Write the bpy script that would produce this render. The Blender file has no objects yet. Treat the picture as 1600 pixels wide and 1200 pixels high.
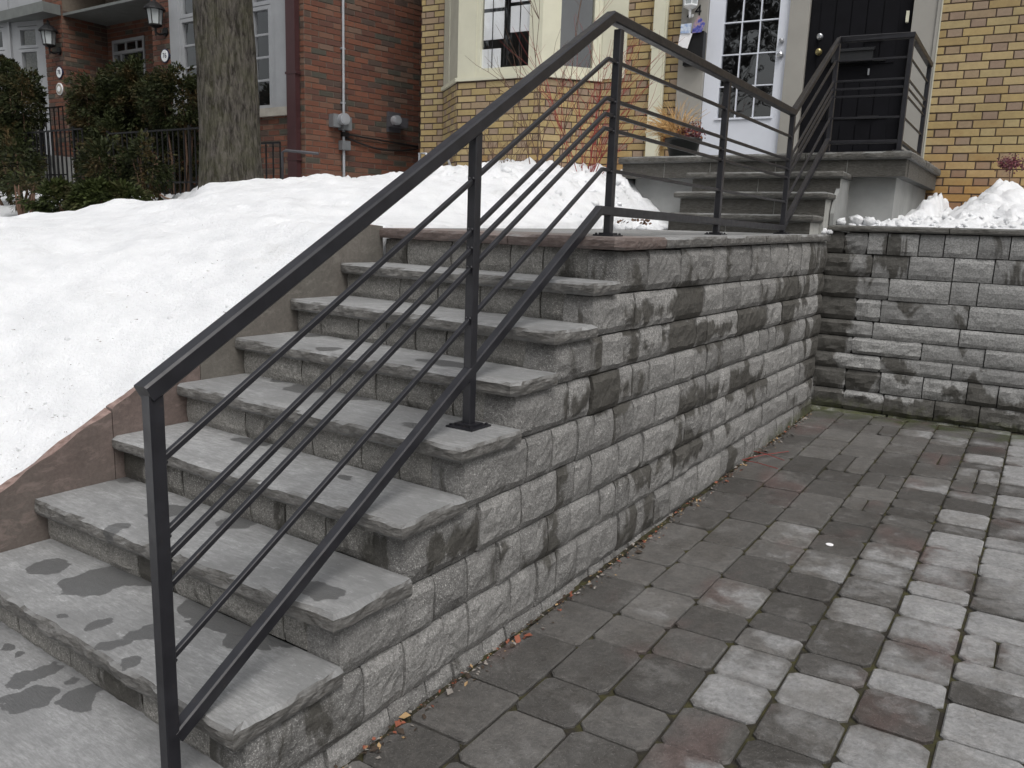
import bpy, math, random
from mathutils import Vector, Matrix, noise as mn
random.seed(7)
R = math.radians
# ------------------------------------------------------------------ camera, world, sun, exposure
scene = bpy.context.scene
COL = scene.collection
FPX = 1255.89
CAM = Vector((1.50722, -1.10211, 1.38302))
RM = ((0.82932272, 0.13292152, -0.54272986), (0.55770648, -0.13700952, 0.81865247), (0.03445737, -0.98161105, -0.18775630))
cd = bpy.data.cameras.new('camera'); cam = bpy.data.objects.new('camera', cd); COL.objects.link(cam)
cam.matrix_world = Matrix(((RM[0][0], -RM[0][1], -RM[0][2], CAM.x), (RM[1][0], -RM[1][1], -RM[1][2], CAM.y),
                           (RM[2][0], -RM[2][1], -RM[2][2], CAM.z), (0, 0, 0, 1)))
cd.sensor_width = 36; cd.lens = FPX / 1600 * 36; cd.clip_start = 0.05; cd.clip_end = 400
scene.camera = cam
w = bpy.data.worlds.new("World"); scene.world = w; w.use_nodes = True
wn = w.node_tree; bg = wn.nodes['Background']
sky = wn.nodes.new('ShaderNodeTexSky'); sky.sky_type = 'NISHITA'; sky.sun_disc = False
SUN_EL, SUN_AZ = 58, 128
sky.sun_elevation = R(SUN_EL); sky.sun_rotation = R(SUN_AZ); sky.air_density = 1.6; sky.dust_density = 6
hs = wn.nodes.new('ShaderNodeHueSaturation'); hs.inputs['Saturation'].default_value = 0.22
wn.links.new(sky.outputs[0], hs.inputs['Color']); wn.links.new(hs.outputs[0], bg.inputs[0])
bg.inputs[1].default_value = 0.11
sd = bpy.data.lights.new('sun', 'SUN'); so = bpy.data.objects.new('sun', sd); COL.objects.link(so)
sd.energy = 0.75; sd.angle = R(28); sd.color = (1.0, 0.98, 0.95)
sdir = Vector((math.sin(R(SUN_AZ)) * math.cos(R(SUN_EL)), math.cos(R(SUN_AZ)) * math.cos(R(SUN_EL)), math.sin(R(SUN_EL))))
so.rotation_euler = sdir.to_track_quat('Z', 'Y').to_euler(); so.location = (0, 0, 20)
vs = scene.view_settings; vs.view_transform = 'Standard'; vs.look = 'None'; vs.gamma = 1; vs.exposure = 0.38
try: vs.use_curve_mapping = False
except Exception: pass

# ------------------------------------------------------------------ helpers
def sightline(u, v):
    a, b, c = u - 800, v - 600, FPX
    return Vector([RM[i][0] * a + RM[i][1] * b + RM[i][2] * c for i in range(3)])
def at_depth(u, v, d): return CAM + sightline(u, v) * (d / FPX)
def on_x(u, v, x):
    r = sightline(u, v); return CAM + r * ((x - CAM.x) / r.x)
def on_y(u, v, y):
    r = sightline(u, v); return CAM + r * ((y - CAM.y) / r.y)
def proj(p):
    d = Vector(p) - CAM
    c = [sum(RM[i][k] * d[i] for i in range(3)) for k in range(3)]
    if c[2] < 0.05: return None
    return 800 + FPX * c[0] / c[2], 600 + FPX * c[1] / c[2], c[2]
class Frame:
    """vertical plane: s along, n outward (towards the viewer), z up"""
    def __init__(s, ox, oy, az):
        s.o = Vector((ox, oy, 0)); s.az = R(az); s.d = Vector((math.cos(s.az), math.sin(s.az), 0)); s.nn = Vector((s.d.y, -s.d.x, 0))
    def p(s, a, n, z): return s.o + s.d * a + s.nn * n + Vector((0, 0, z))
    def hit(s, u, v, n=0.0):
        r = sightline(u, v); q = s.o + s.nn * n
        t = (q - CAM).dot(s.nn) / r.dot(s.nn); h = CAM + r * t - s.o
        return h.dot(s.d), h.z
def nz(x, y=0, z=0, sc=1.0): return mn.noise(Vector((x * sc, y * sc, z * sc)))
def fr(x, y=0, z=0, sc=1.0, o=4): return mn.fractal(Vector((x * sc, y * sc, z * sc)), 1.0, 2.0, o)
def sm(a, b, x):
    t = max(0.0, min(1.0, (x - a) / (b - a))); return t * t * (3 - 2 * t)
def lerp(x, pts):
    if x <= pts[0][0]: return pts[0][1]
    for (a, c), (b, d) in zip(pts, pts[1:]):
        if x <= b: return c + (d - c) * (x - a) / (b - a)
    return pts[-1][1]
def tag(o, label=None, cat=None, group=None, kind=None):
    if label: o['label'] = label
    if cat: o['category'] = cat
    if group: o['group'] = group
    if kind: o['kind'] = kind
    return o
def empty(name, loc=(0, 0, 0), label=None, cat=None, group=None, kind=None, parent=None):
    o = bpy.data.objects.new(name, None); COL.objects.link(o); o.location = loc; o.empty_display_size = .1
    if parent: o.parent = parent
    bpy.context.view_layer.update
    return tag(o, label, cat, group, kind)
class MB:
    def __init__(s): s.v = []; s.f = []; s.m = []; s.t = []; s.sm = False; s.edge = []
    def add(s, vs_, fs, mi=0, tone=0.5):
        b = len(s.v); s.v += [tuple(q) for q in vs_]
        for f in fs: s.f.append([b + i for i in f]); s.m.append(mi); s.t.append(tone)
    def box(s, a, b, mi=0, tone=.5, F=None, bev=0.0):
        """axis box from a to b; in frame coords (s,n,z) when F is given"""
        x0, y0, z0 = a; x1, y1, z1 = b
        c = [(x, y, z) for z in (z0, z1) for x, y in ((x0, y0), (x1, y0), (x1, y1), (x0, y1))]
        if F: c = [F.p(*q) for q in c]; fl = True
        else: fl = False
        fs = [(0, 3, 2, 1), (4, 5, 6, 7), (0, 1, 5, 4), (1, 2, 6, 5), (2, 3, 7, 6), (3, 0, 4, 7)]
        if fl: fs = [tuple(reversed(f)) for f in fs]
        s.add(c, fs, mi, tone)
    def tube(s, pts, r, sides=8, mi=0, tone=.5, caps=True, close=False):
        pts = [Vector(p) for p in pts]; n = len(pts)
        rr = r if isinstance(r, (list, tuple)) else [r] * n
        t0 = (pts[1] - pts[0]).normalized(); up = Vector((0, 0, 1)) if abs(t0.z) < .9 else Vector((1, 0, 0))
        a = t0.cross(up).normalized(); vs_ = []
        for i, p in enumerate(pts):
            t = (pts[min(i + 1, n - 1)] - pts[max(i - 1, 0)]).normalized()
            a = (a - t * a.dot(t)).normalized(); b = t.cross(a)
            for k in range(sides):
                an = 2 * math.pi * k / sides; vs_.append(p + (a * math.cos(an) + b * math.sin(an)) * rr[i])
        fs = [(i * sides + k, i * sides + (k + 1) % sides, (i + 1) * sides + (k + 1) % sides, (i + 1) * sides + k) for i in range(n - 1) for k in range(sides)]
        if caps: fs += [tuple(reversed(range(sides))), tuple(range((n - 1) * sides, n * sides))]
        s.add(vs_, fs, mi, tone)
    def bar(s, pts, w, h, side, mi=0, tone=.5, bev=.12):
        """rectangular bar along a path with mitred corners; side = width direction"""
        pts = [Vector(p) for p in pts]; n = len(pts); vs_ = []
        prof = []
        c = bev * min(w, h)
        for sx, sy in ((-1, -1), (1, -1), (1, 1), (-1, 1)):
            X, Y = sx * w / 2, sy * h / 2
            q = [(X - sx * c, Y), (X, Y - sy * c)]
            if sx * sy > 0: q = q[::1]
            else: q = q[::-1]
            prof += q if sx * sy < 0 else q
        prof.sort(key=lambda q: math.atan2(q[1], q[0]))
        k = len(prof)
        for i, p in enumerate(pts):
            d0 = (p - pts[i - 1]).normalized() if i else (pts[1] - p).normalized()
            d1 = (pts[i + 1] - p).normalized() if i < n - 1 else d0
            t = (d0 + d1).normalized(); sd_ = Vector(side[i] if isinstance(side, list) else side)
            up = sd_.cross(t).normalized() if not isinstance(side, list) else sd_.cross(t).normalized()
            upd = up / max(.4, t.dot(d0))
            for a, b in prof: vs_.append(p + sd_ * a + upd * b)
        fs = [(i * k + j, i * k + (j + 1) % k, (i + 1) * k + (j + 1) % k, (i + 1) * k + j) for i in range(n - 1) for j in range(k)]
        fs += [tuple(reversed(range(k))), tuple(range((n - 1) * k, n * k))]
        s.add(vs_, fs, mi, tone)
    def lathe(s, prof, c=(0, 0, 0), seg=20, mi=0, tone=.5):
        vs_ = []; n = len(prof)
        for r, z in prof:
            for k in range(seg):
                a = 2 * math.pi * k / seg; vs_.append((c[0] + r * math.cos(a), c[1] + r * math.sin(a), c[2] + z))
        fs = [(i * seg + k, i * seg + (k + 1) % seg, (i + 1) * seg + (k + 1) % seg, (i + 1) * seg + k) for i in range(n - 1) for k in range(seg)]
        if prof[0][0] > 1e-4: fs.append(tuple(reversed(range(seg))))
        if prof[-1][0] > 1e-4: fs.append(tuple(range((n - 1) * seg, n * seg)))
        s.add(vs_, fs, mi, tone)
    def mesh(s, name, mats, smooth=False):
        me = bpy.data.meshes.new(name); me.from_pydata(s.v, [], s.f)
        for m in (mats if isinstance(mats, (list, tuple)) else [mats]): me.materials.append(m)
        if any(s.m): me.polygons.foreach_set('material_index', s.m)
        at = me.attributes.new('tone', 'FLOAT', 'FACE'); at.data.foreach_set('value', s.t)
        if s.edge and len(s.edge) == len(s.v):
            ea = me.attributes.new('rim', 'FLOAT', 'POINT'); ea.data.foreach_set('value', s.edge)
        if smooth or s.sm: me.polygons.foreach_set('use_smooth', [True] * len(s.f))
        me.update(); return me
    def build(s, name, mats, parent=None, loc=None, smooth=False, **k):
        o = bpy.data.objects.new(name, s.mesh(name, mats, smooth)); COL.objects.link(o)
        if loc is not None: o.location = loc
        if parent: o.parent = parent; o.matrix_parent_inverse = Matrix.Translation(-Vector(ploc(parent)))
        return tag(o, **k)
def ploc(p):
    l = Vector(p.location)
    if p.parent: return l if not p.get('_rel') else l
    return l
def rough_prism(mb, outline, rough, z0, z1, amp=.006, step=.03, bulge=.008, layers=4, zf=None, tone=.5, seed=0, mi=0, chip=0.0, top_in=.004):
    """closed ccw outline; rough[i] = edge i (i->i+1) is split stone. Layers of jittered rings, flat top and bottom."""
    n = len(outline); ring = []
    for i in range(n):
        a = Vector(outline[i]); b = Vector(outline[(i + 1) % n]); e = b - a; L = e.length
        nr = Vector((e.y, -e.x)).normalized() if L > 1e-6 else Vector((0, 0))
        pa = rough[i - 1]; k = max(1, int(L / step)) if rough[i] else 1
        for j in range(k):
            t = j / k; p = a + e * t
            if j == 0:
                e0 = a - Vector(outline[i - 1]); n0 = Vector((e0.y, -e0.x)).normalized()
                ring.append((p, (nr * (1 if rough[i] else 0) + n0 * (1 if pa else 0)), 0.0 if (rough[i] or pa) else 0.0, rough[i] or pa))
            else: ring.append((p, nr, min(1, min(j, k - j) / 1.6), True))
    m = len(ring); vs_ = []; H = z1 - z0
    for l in range(layers + 1):
        t = l / layers; prof = math.sin(math.pi * min(max(t, .02), .98)) ** .6
        if l == 0 or l == layers: prof = 0
        for (p, nr, e, rg) in ring:
            q = Vector(p); z = z0 + H * t
            if rg:
                x = nz(p.x * 9 + seed, p.y * 9, z * 14) + .6 * nz(p.x * 27 + seed, p.y * 27, z * 40)
                off = bulge * prof * (.35 + .65 * e) + amp * x * (.6 + .4 * e) * (1 if 0 < l < layers else .55)
                if l == layers: off -= top_in + chip * max(0, nz(p.x * 5 + seed * 3, p.y * 5, 3.3)) * .05
                if l == 0: off -= top_in
                q = q + nr * off
                if 0 < l < layers: z += .25 * H / layers * nz(p.x * 20, p.y * 20, l + seed)
            zz = z + (zf(q.x, q.y) if zf else 0)
            vs_.append((q.x, q.y, zz))
    fs = [(l * m + k, l * m + (k + 1) % m, (l + 1) * m + (k + 1) % m, (l + 1) * m + k) for l in range(layers) for k in range(m)]
    fs += [tuple(reversed(range(m))), tuple(range(layers * m, (layers + 1) * m))]
    mb.add(vs_, fs, mi, tone)

# ------------------------------------------------------------------ materials
class NT:
    def __init__(s, name, rough=.8, spec=.5, metal=0.0):
        s.m = bpy.data.materials.new(name); s.m.use_nodes = True; s.t = s.m.node_tree; s.b = s.t.nodes['Principled BSDF']
        s.b.inputs['Roughness'].default_value = rough; s.b.inputs['Metallic'].default_value = metal
        s.b.inputs['Specular IOR Level'].default_value = spec; s.geo = None
    def n(s, ty, **k):
        x = s.t.nodes.new(ty)
        for a, b in k.items():
            if hasattr(x, a): setattr(x, a, b)
            else: x.inputs[a].default_value = b
        return x
    def l(s, a, b): s.t.links.new(a, b)
    def pos(s, scale=(1, 1, 1), obj=False):
        g = s.n('ShaderNodeTexCoord').outputs['Object'] if obj else s.n('ShaderNodeNewGeometry').outputs['Position']
        mp = s.n('ShaderNodeMapping'); mp.inputs['Scale'].default_value = scale; s.l(g, mp.inputs[0]); return mp.outputs[0]
    def noise(s, scale, detail=4, rough=.55, vec=None, dist=0.0):
        x = s.n('ShaderNodeTexNoise'); x.inputs['Scale'].default_value = scale; x.inputs['Detail'].default_value = detail
        x.inputs['Roughness'].default_value = rough; x.inputs['Distortion'].default_value = dist
        s.l(vec if vec is not None else s.pos(), x.inputs['Vector']); return x.outputs['Fac']
    def ramp(s, fac, pts, interp='LINEAR'):
        x = s.n('ShaderNodeValToRGB'); r = x.color_ramp; r.interpolation = interp
        while len(r.elements) < len(pts): r.elements.new(.5)
        for e, (p, c) in zip(r.elements, pts):
            e.position = p; e.color = (c, c, c, 1) if isinstance(c, (int, float)) else (*c, 1)
        s.l(fac, x.inputs[0]); return x.outputs[0]
    def mix(s, fac, a, b, mode='MIX'):
        x = s.n('ShaderNodeMix', data_type='RGBA', blend_type=mode)
        for i, q in ((0, fac), (6, a), (7, b)):
            if isinstance(q, (int, float)): x.inputs[i].default_value = q if i == 0 else (q, q, q, 1)
            elif isinstance(q, tuple): x.inputs[i].default_value = (*q, 1)
            else: s.l(q, x.inputs[i])
        return x.outputs[2]
    def math(s, op, a, b=0.0, c=0.0):
        x = s.n('ShaderNodeMath', operation=op)
        for i, q in enumerate((a, b, c)):
            if isinstance(q, (int, float)): x.inputs[i].default_value = q
            else: s.l(q, x.inputs[i])
        return x.outputs[0]
    def tone(s): return s.n('ShaderNodeAttribute', attribute_name='tone').outputs['Fac']
    def col(s, c):
        if isinstance(c, tuple): s.b.inputs['Base Color'].default_value = (*c, 1)
        else: s.l(c, s.b.inputs['Base Color'])
        return s
    def rgh(s, r): s.l(r, s.b.inputs['Roughness']); return s
    def bump(s, h, strength=.5, dist=.01):
        x = s.n('ShaderNodeBump'); x.inputs['Strength'].default_value = strength; x.inputs['Distance'].default_value = dist
        s.l(h, x.inputs['Height']); s.l(x.outputs[0], s.b.inputs['Normal']); return s
def plain(name, c, rough=.6, metal=0.0, spec=.5, var=.15, sc=6, bump=0.0):
    m = NT(name, rough, spec, metal); f = m.noise(sc, 5, .6)
    m.col(m.mix(m.ramp(f, [(.3, 0), (.7, 1)]), tuple(x * (1 - var) for x in c), tuple(min(1, x * (1 + var)) for x in c)))
    if bump: m.bump(m.noise(sc * 12, 4), bump, .004)
    return m.m
def sep(m, vec):
    x = m.n('ShaderNodeSeparateXYZ'); m.l(vec, x.inputs[0]); return x.outputs

def block_mat(name, base, spots, dark=(.045, .042, .036), speck=.5, moss=False, bs=.7):
    """split-faced block: granular grey with speckle, damp stains whose places are given as (x,y,z,rx,ry,rz,weight)"""
    m = NT(name, .85, .3); P = m.pos()
    g1 = m.noise(80, 5, .8, P); g2 = m.noise(210, 3, .7, P); big = m.noise(3.5, 5, .6, P); mid = m.noise(16, 4, .6, P)
    c = m.mix(m.tone(), tuple(x * .66 for x in base), tuple(x * 1.25 for x in base))
    c = m.mix(m.ramp(g1, [(.38, 0), (.60, 1)]), m.mix(.85, c, tuple(x * .36 for x in base)), c)
    c = m.mix(m.math('MULTIPLY', m.ramp(g2, [(.54, 0), (.66, 1)]), speck), c, tuple(min(.8, x * 2.2) for x in base))
    c = m.mix(m.math('MULTIPLY', m.ramp(big, [(.35, 0), (.7, 1)]), .45), c, tuple(x * .62 for x in base))
    # damp stains
    acc = None
    for (x, y, z, rx, ry, rz, wt) in spots:
        mp = m.n('ShaderNodeMapping', vector_type='POINT'); mp.inputs['Location'].default_value = (-x / rx, -y / ry, -z / rz); mp.inputs['Scale'].default_value = (1 / rx, 1 / ry, 1 / rz)
        m.l(P, mp.inputs[0]); gr = m.n('ShaderNodeTexGradient', gradient_type='SPHERICAL'); m.l(mp.outputs[0], gr.inputs[0])
        q = m.math('MULTIPLY', gr.outputs['Fac'], wt); acc = q if acc is None else m.math('MAXIMUM', acc, q)
    st = m.noise(4.2, 5, .62, m.pos((1, 1, .45)), .6)
    val = m.math('ADD', st, m.math('ADD', m.math('MULTIPLY', m.math('SUBTRACT', m.tone(), .5), -.26), -.115))
    if acc is not None: val = m.math('ADD', val, m.math('MULTIPLY', acc, .42))
    mask = m.ramp(val, [(.50, 0), (.56, 1)])
    c = m.mix(m.math('MULTIPLY', mask, .84), c, m.mix(g1, tuple(x * .6 for x in dark), tuple(x * 1.9 for x in dark)))
    if moss:
        zz = sep(m, P); mm = m.ramp(m.math('ADD', m.math('ADD', m.math('MULTIPLY', zz[2], -3.5), m.math('MULTIPLY', m.math('SUBTRACT', zz[1], 4.6), .28)), m.math('MULTIPLY', mid, 1.0)), [(.35, 0), (.75, 1)])
        c = m.mix(m.math('MULTIPLY', mm, .75), c, (.075, .085, .028))
    m.col(c); m.rgh(m.math('SUBTRACT', .88, m.math('MULTIPLY', mask, .25)))
    m.bump(m.math('ADD', m.math('MULTIPLY', g1, 1.0), m.math('ADD', m.math('MULTIPLY', mid, 2.2), m.math('MULTIPLY', g2, .3))), bs, .012)
    return m.m
SIDE_SPOTS = [(-.05, 2.5, 1.04, .5, .95, .13, 1.0), (-.05, 3.3, .88, .5, 1.5, .12, 1.0), (-.05, 4.8, 1.0, .5, .9, .3, .7), (-.05, 5.6, .6, .4, .55, .9, .9),
              (-.05, 3.6, .5, .5, 1.0, .13, .75), (-.05, 1.9, .7, .5, .55, .12, .9), (-.05, 3.0, .25, .5, 1.2, .12, .6), (-.05, 1.35, .1, .5, .3, .12, .6), (-.05, 0.9, .36, .5, .3, .08, .5)]
BACK_SPOTS = [(0, 5.66, .8, .24, .4, 1.2, 1.3), (.45, 5.66, 1.35, .2, .3, .28, 1.0), (.5, 5.66, .1, .9, .4, .16, 1.0), (1.2, 5.66, .15, .7, .4, .22, .9), (.3, 5.66, .35, .5, .3, .2, .6), (1.0, 5.66, .3, .3, .3, .12, .7)]
M = {}
M['block'] = block_mat('split_block_stone', (.285, .280, .272), SIDE_SPOTS, moss=True, speck=.8)
M['riser'] = block_mat('split_riser_stone', (.33, .32, .30), [], speck=.8)
M['backblock'] = block_mat('weathered_block_stone', (.36, .36, .355), BACK_SPOTS, speck=.25, moss=True, bs=.5)

def flag_mat(name, base, wet=(), pink=0.0, streak=1.0):
    m = NT(name, .75, .35); P = m.pos()
    s1 = m.noise(9, 6, .65, m.pos((.55, 3.2, 1)), .8); s2 = m.noise(55, 4, .7, m.pos((.5, 2.2, 1))); big = m.noise(3.1, 5, .55, P, .3); g = m.noise(180, 2, .6, P)
    c = m.mix(m.tone(), tuple(x * .86 for x in base), tuple(x * 1.14 for x in base))
    c = m.mix(m.math('MULTIPLY', m.ramp(s1, [(.42, 0), (.62, 1)]), .7 * streak), c, tuple(x * 1.42 for x in base))
    c = m.mix(m.math('MULTIPLY', m.ramp(s2, [(.42, 1), (.56, 0)]), .5), c, tuple(x * .55 for x in base))
    c = m.mix(m.math('MULTIPLY', m.ramp(big, [(.45, 0), (.62, 1)]), .6), c, tuple(x * .52 for x in base))
    c = m.mix(m.math('MULTIPLY', m.ramp(m.noise(17, 7, .78, P), [(.44, 0), (.60, 1)]), .5), c, tuple(x * .62 for x in base))
    c = m.mix(m.math('MULTIPLY', m.ramp(m.noise(32, 5, .8, m.pos((.7, 1.4, 1))), [(.58, 0), (.68, 1)]), .5), c, tuple(x * 1.6 for x in base))
    c = m.mix(m.math('MULTIPLY', g, .35), c, tuple(x * .7 for x in base))
    if pink:
        pk = m.noise(5, 4, .6, m.pos((1, 1.6, 1)))
        c = m.mix(m.math('MULTIPLY', m.ramp(pk, [(.38, 0), (.62, 1)]), pink), c, (.20, .12, .098))
    # sides of slabs (vertical, broken faces) are darker stone, a bit browner
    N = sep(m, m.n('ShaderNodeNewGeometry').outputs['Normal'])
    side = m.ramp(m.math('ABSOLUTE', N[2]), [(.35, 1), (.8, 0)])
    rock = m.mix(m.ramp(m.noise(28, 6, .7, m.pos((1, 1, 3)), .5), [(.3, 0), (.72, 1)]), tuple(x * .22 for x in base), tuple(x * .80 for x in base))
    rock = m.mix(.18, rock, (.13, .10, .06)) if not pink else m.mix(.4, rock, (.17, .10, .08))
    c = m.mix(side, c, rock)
    rg = .74
    if wet:
        dn = m.n('ShaderNodeTexNoise'); dn.inputs['Scale'].default_value = 13; dn.inputs['Detail'].default_value = 3; m.l(P, dn.inputs['Vector'])
        off = m.n('ShaderNodeVectorMath', operation='MULTIPLY_ADD'); m.l(dn.outputs['Color'], off.inputs[0]); off.inputs[1].default_value = (.11, .11, 0); m.l(P, off.inputs[2])
        acc = None
        for (x, y, z, rx, ry) in wet:
            mp = m.n('ShaderNodeMapping'); x += .055; y += .055
            mp.inputs['Location'].default_value = (-x / rx, -y / ry, -z / .06); mp.inputs['Scale'].default_value = (1 / rx, 1 / ry, 1 / .06)
            m.l(off.outputs[0], mp.inputs[0]); gr = m.n('ShaderNodeTexGradient', gradient_type='SPHERICAL'); m.l(mp.outputs[0], gr.inputs[0])
            acc = gr.outputs['Fac'] if acc is None else m.math('MAXIMUM', acc, gr.outputs['Fac'])
        wm = m.ramp(acc, [(.03, 0), (.06, 1)])
        c = m.mix(m.math('MULTIPLY', wm, .84), c, tuple(x * .30 for x in base))
        m.rgh(m.math('SUBTRACT', .74, m.math('MULTIPLY', wm, .30)))
    m.col(c)
    hh = m.math('ADD', m.math('MULTIPLY', s2, .8), m.math('ADD', m.math('MULTIPLY', s1, .8), m.math('MULTIPLY', g, .25)))
    m.bump(m.math('ADD', hh, m.math('MULTIPLY', m.math('MULTIPLY', m.noise(38, 6, .7, m.pos((1, 1, 2.5))), side), 3.0)), .55, .006)
    return m.m
def ptz(u, v, z):
    r = sightline(u, v); return CAM + r * ((z - CAM.z) / r.z)
def wets(lst, z):
    out = []
    for (u, v, ru, rv) in lst:
        p = ptz(u, v, z); q = ptz(u + ru, v, z); k = ptz(u, v + rv, z)
        out.append((p.x, p.y, z, max(.018, (q - p).length * .98), max(.018, (k - p).length * .98)))
    return out
TZ = [.165, .335, .515, .690, .860, 1.020, 1.188, 1.368]
WET = wets([(75, 885, 42, 13), (165, 905, 58, 30), (235, 900, 40, 18), (330, 962, 90, 16), (420, 990, 55, 14), (95, 963, 9, 5), (155, 977, 21, 9), (180, 1008, 20, 12), (206, 1035, 18, 9), (235, 985, 26, 20), (100, 1000, 12, 6), (385, 1003, 50, 12)], TZ[0]) \
    + wets([(370, 815, 32, 12), (165, 828, 20, 13), (262, 800, 30, 11), (200, 745, 40, 8), (500, 925, 40, 12)], TZ[1]) \
    + wets([(540, 745, 14, 4), (395, 690, 40, 5)], TZ[2]) + wets([(443, 594, 20, 4), (478, 607, 42, 6), (560, 622, 22, 5), (650, 665, 30, 5)], TZ[3]) \
    + wets([(515, 545, 22, 4), (488, 524, 18, 3), (545, 529, 9, 2), (700, 568, 60, 4)], TZ[4]) + wets([(760, 487, 30, 2)], TZ[5])
M['flag'] = flag_mat('grey_flagstone', (.29, .293, .295), WET)
M['walk'] = flag_mat('walkway_flagstone', (.29, .293, .297), wets([(45, 1092, 42, 18), (118, 1096, 34, 15), (136, 1080, 20, 17), (57, 1054, 28, 22), (104, 1067, 12, 5), (18, 1010, 20, 5), (32, 1022, 8, 4)], 0.0), streak=.6)
M['pinkflag'] = flag_mat('pinkish_flagstone', (.25, .242, .238), pink=.55)
M['porchflag'] = flag_mat('porch_flagstone', (.21, .214, .21), streak=.8)
M['porchstone'] = flag_mat('porch_riser_stone', (.155, .158, .155), streak=.5)
def panel_mat(name, base, warm):
    m = NT(name, .8, .3); P = m.pos(); a = m.noise(4, 6, .65, P, .4); b = m.noise(60, 4, .7, P); c2 = m.noise(1.4, 3, .5, P)
    c = m.mix(m.ramp(a, [(.35, 0), (.68, 1)]), tuple(x * .72 for x in base), tuple(x * 1.25 for x in base))
    c = m.mix(m.math('MULTIPLY', m.ramp(c2, [(.42, 0), (.62, 1)]), .7), c, warm)
    c = m.mix(m.math('MULTIPLY', m.ramp(b, [(.35, 0), (.65, 1)]), .45), c, tuple(x * .55 for x in base))
    c = m.mix(m.math('MULTIPLY', m.ramp(m.noise(9, 7, .75, m.pos((1, 1, 2)), .6), [(.52, 0), (.64, 1)]), .45), c, tuple(min(1, x * 1.7) for x in base))
    N = sep(m, m.n('ShaderNodeNewGeometry').outputs['Normal']); up = m.ramp(N[2], [(.3, 0), (.6, 1)])
    c = m.mix(m.math('MULTIPLY', up, .8), c, m.mix(m.ramp(m.noise(30, 5, .7, P), [(.35, 0), (.65, 1)]), (.14, .085, .072), (.33, .235, .21)))
    m.col(c).bump(m.math('ADD', b, m.math('MULTIPLY', a, 2)), .4, .005); return m.m
M['panel_brown'] = panel_mat('red_brown_stone_panel', (.165, .128, .116), (.15, .135, .122))
M['panel_grey'] = panel_mat('olive_grey_stone_panel', (.15, .14, .125), (.17, .15, .135))
M['mortar'] = plain('dark_joint_mortar', (.05, .048, .044), .95, sc=30, bump=.6)
M['pale_mortar'] = plain('pale_mortar', (.36, .36, .34), .9, sc=20, bump=.4)
M['concrete'] = plain('smooth_grey_concrete', (.27, .275, .27), .85, var=.22, sc=2.6, bump=.25)
M['footing'] = plain('rough_footing_concrete', (.17, .165, .155), .9, var=.3, sc=22, bump=.8)
m = NT('dark_painted_iron', .36, .5)
ci = m.mix(m.ramp(m.noise(14, 5), [(.35, 0), (.7, 1)]), (.011, .011, .0145), (.020, .020, .025))
ci = m.mix(m.math('MULTIPLY', m.ramp(m.noise(45, 6, .7), [(.62, 0), (.70, 1)]), .35), ci, (.055, .040, .032))
m.col(ci)
m.rgh(m.ramp(m.noise(30, 4), [(.3, .32), (.7, .46)])); m.bump(m.noise(220, 3), .12, .001); M['iron'] = m.m
M['black'] = plain('black_metal', (.008, .008, .009), .5, spec=.3, sc=10)
M['blackdoor'] = plain('black_painted_door', (.005, .005, .007), .6, spec=.12, sc=5, var=.25)
M['blackplastic'] = plain('black_plastic', (.012, .014, .014), .5, sc=8)

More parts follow.
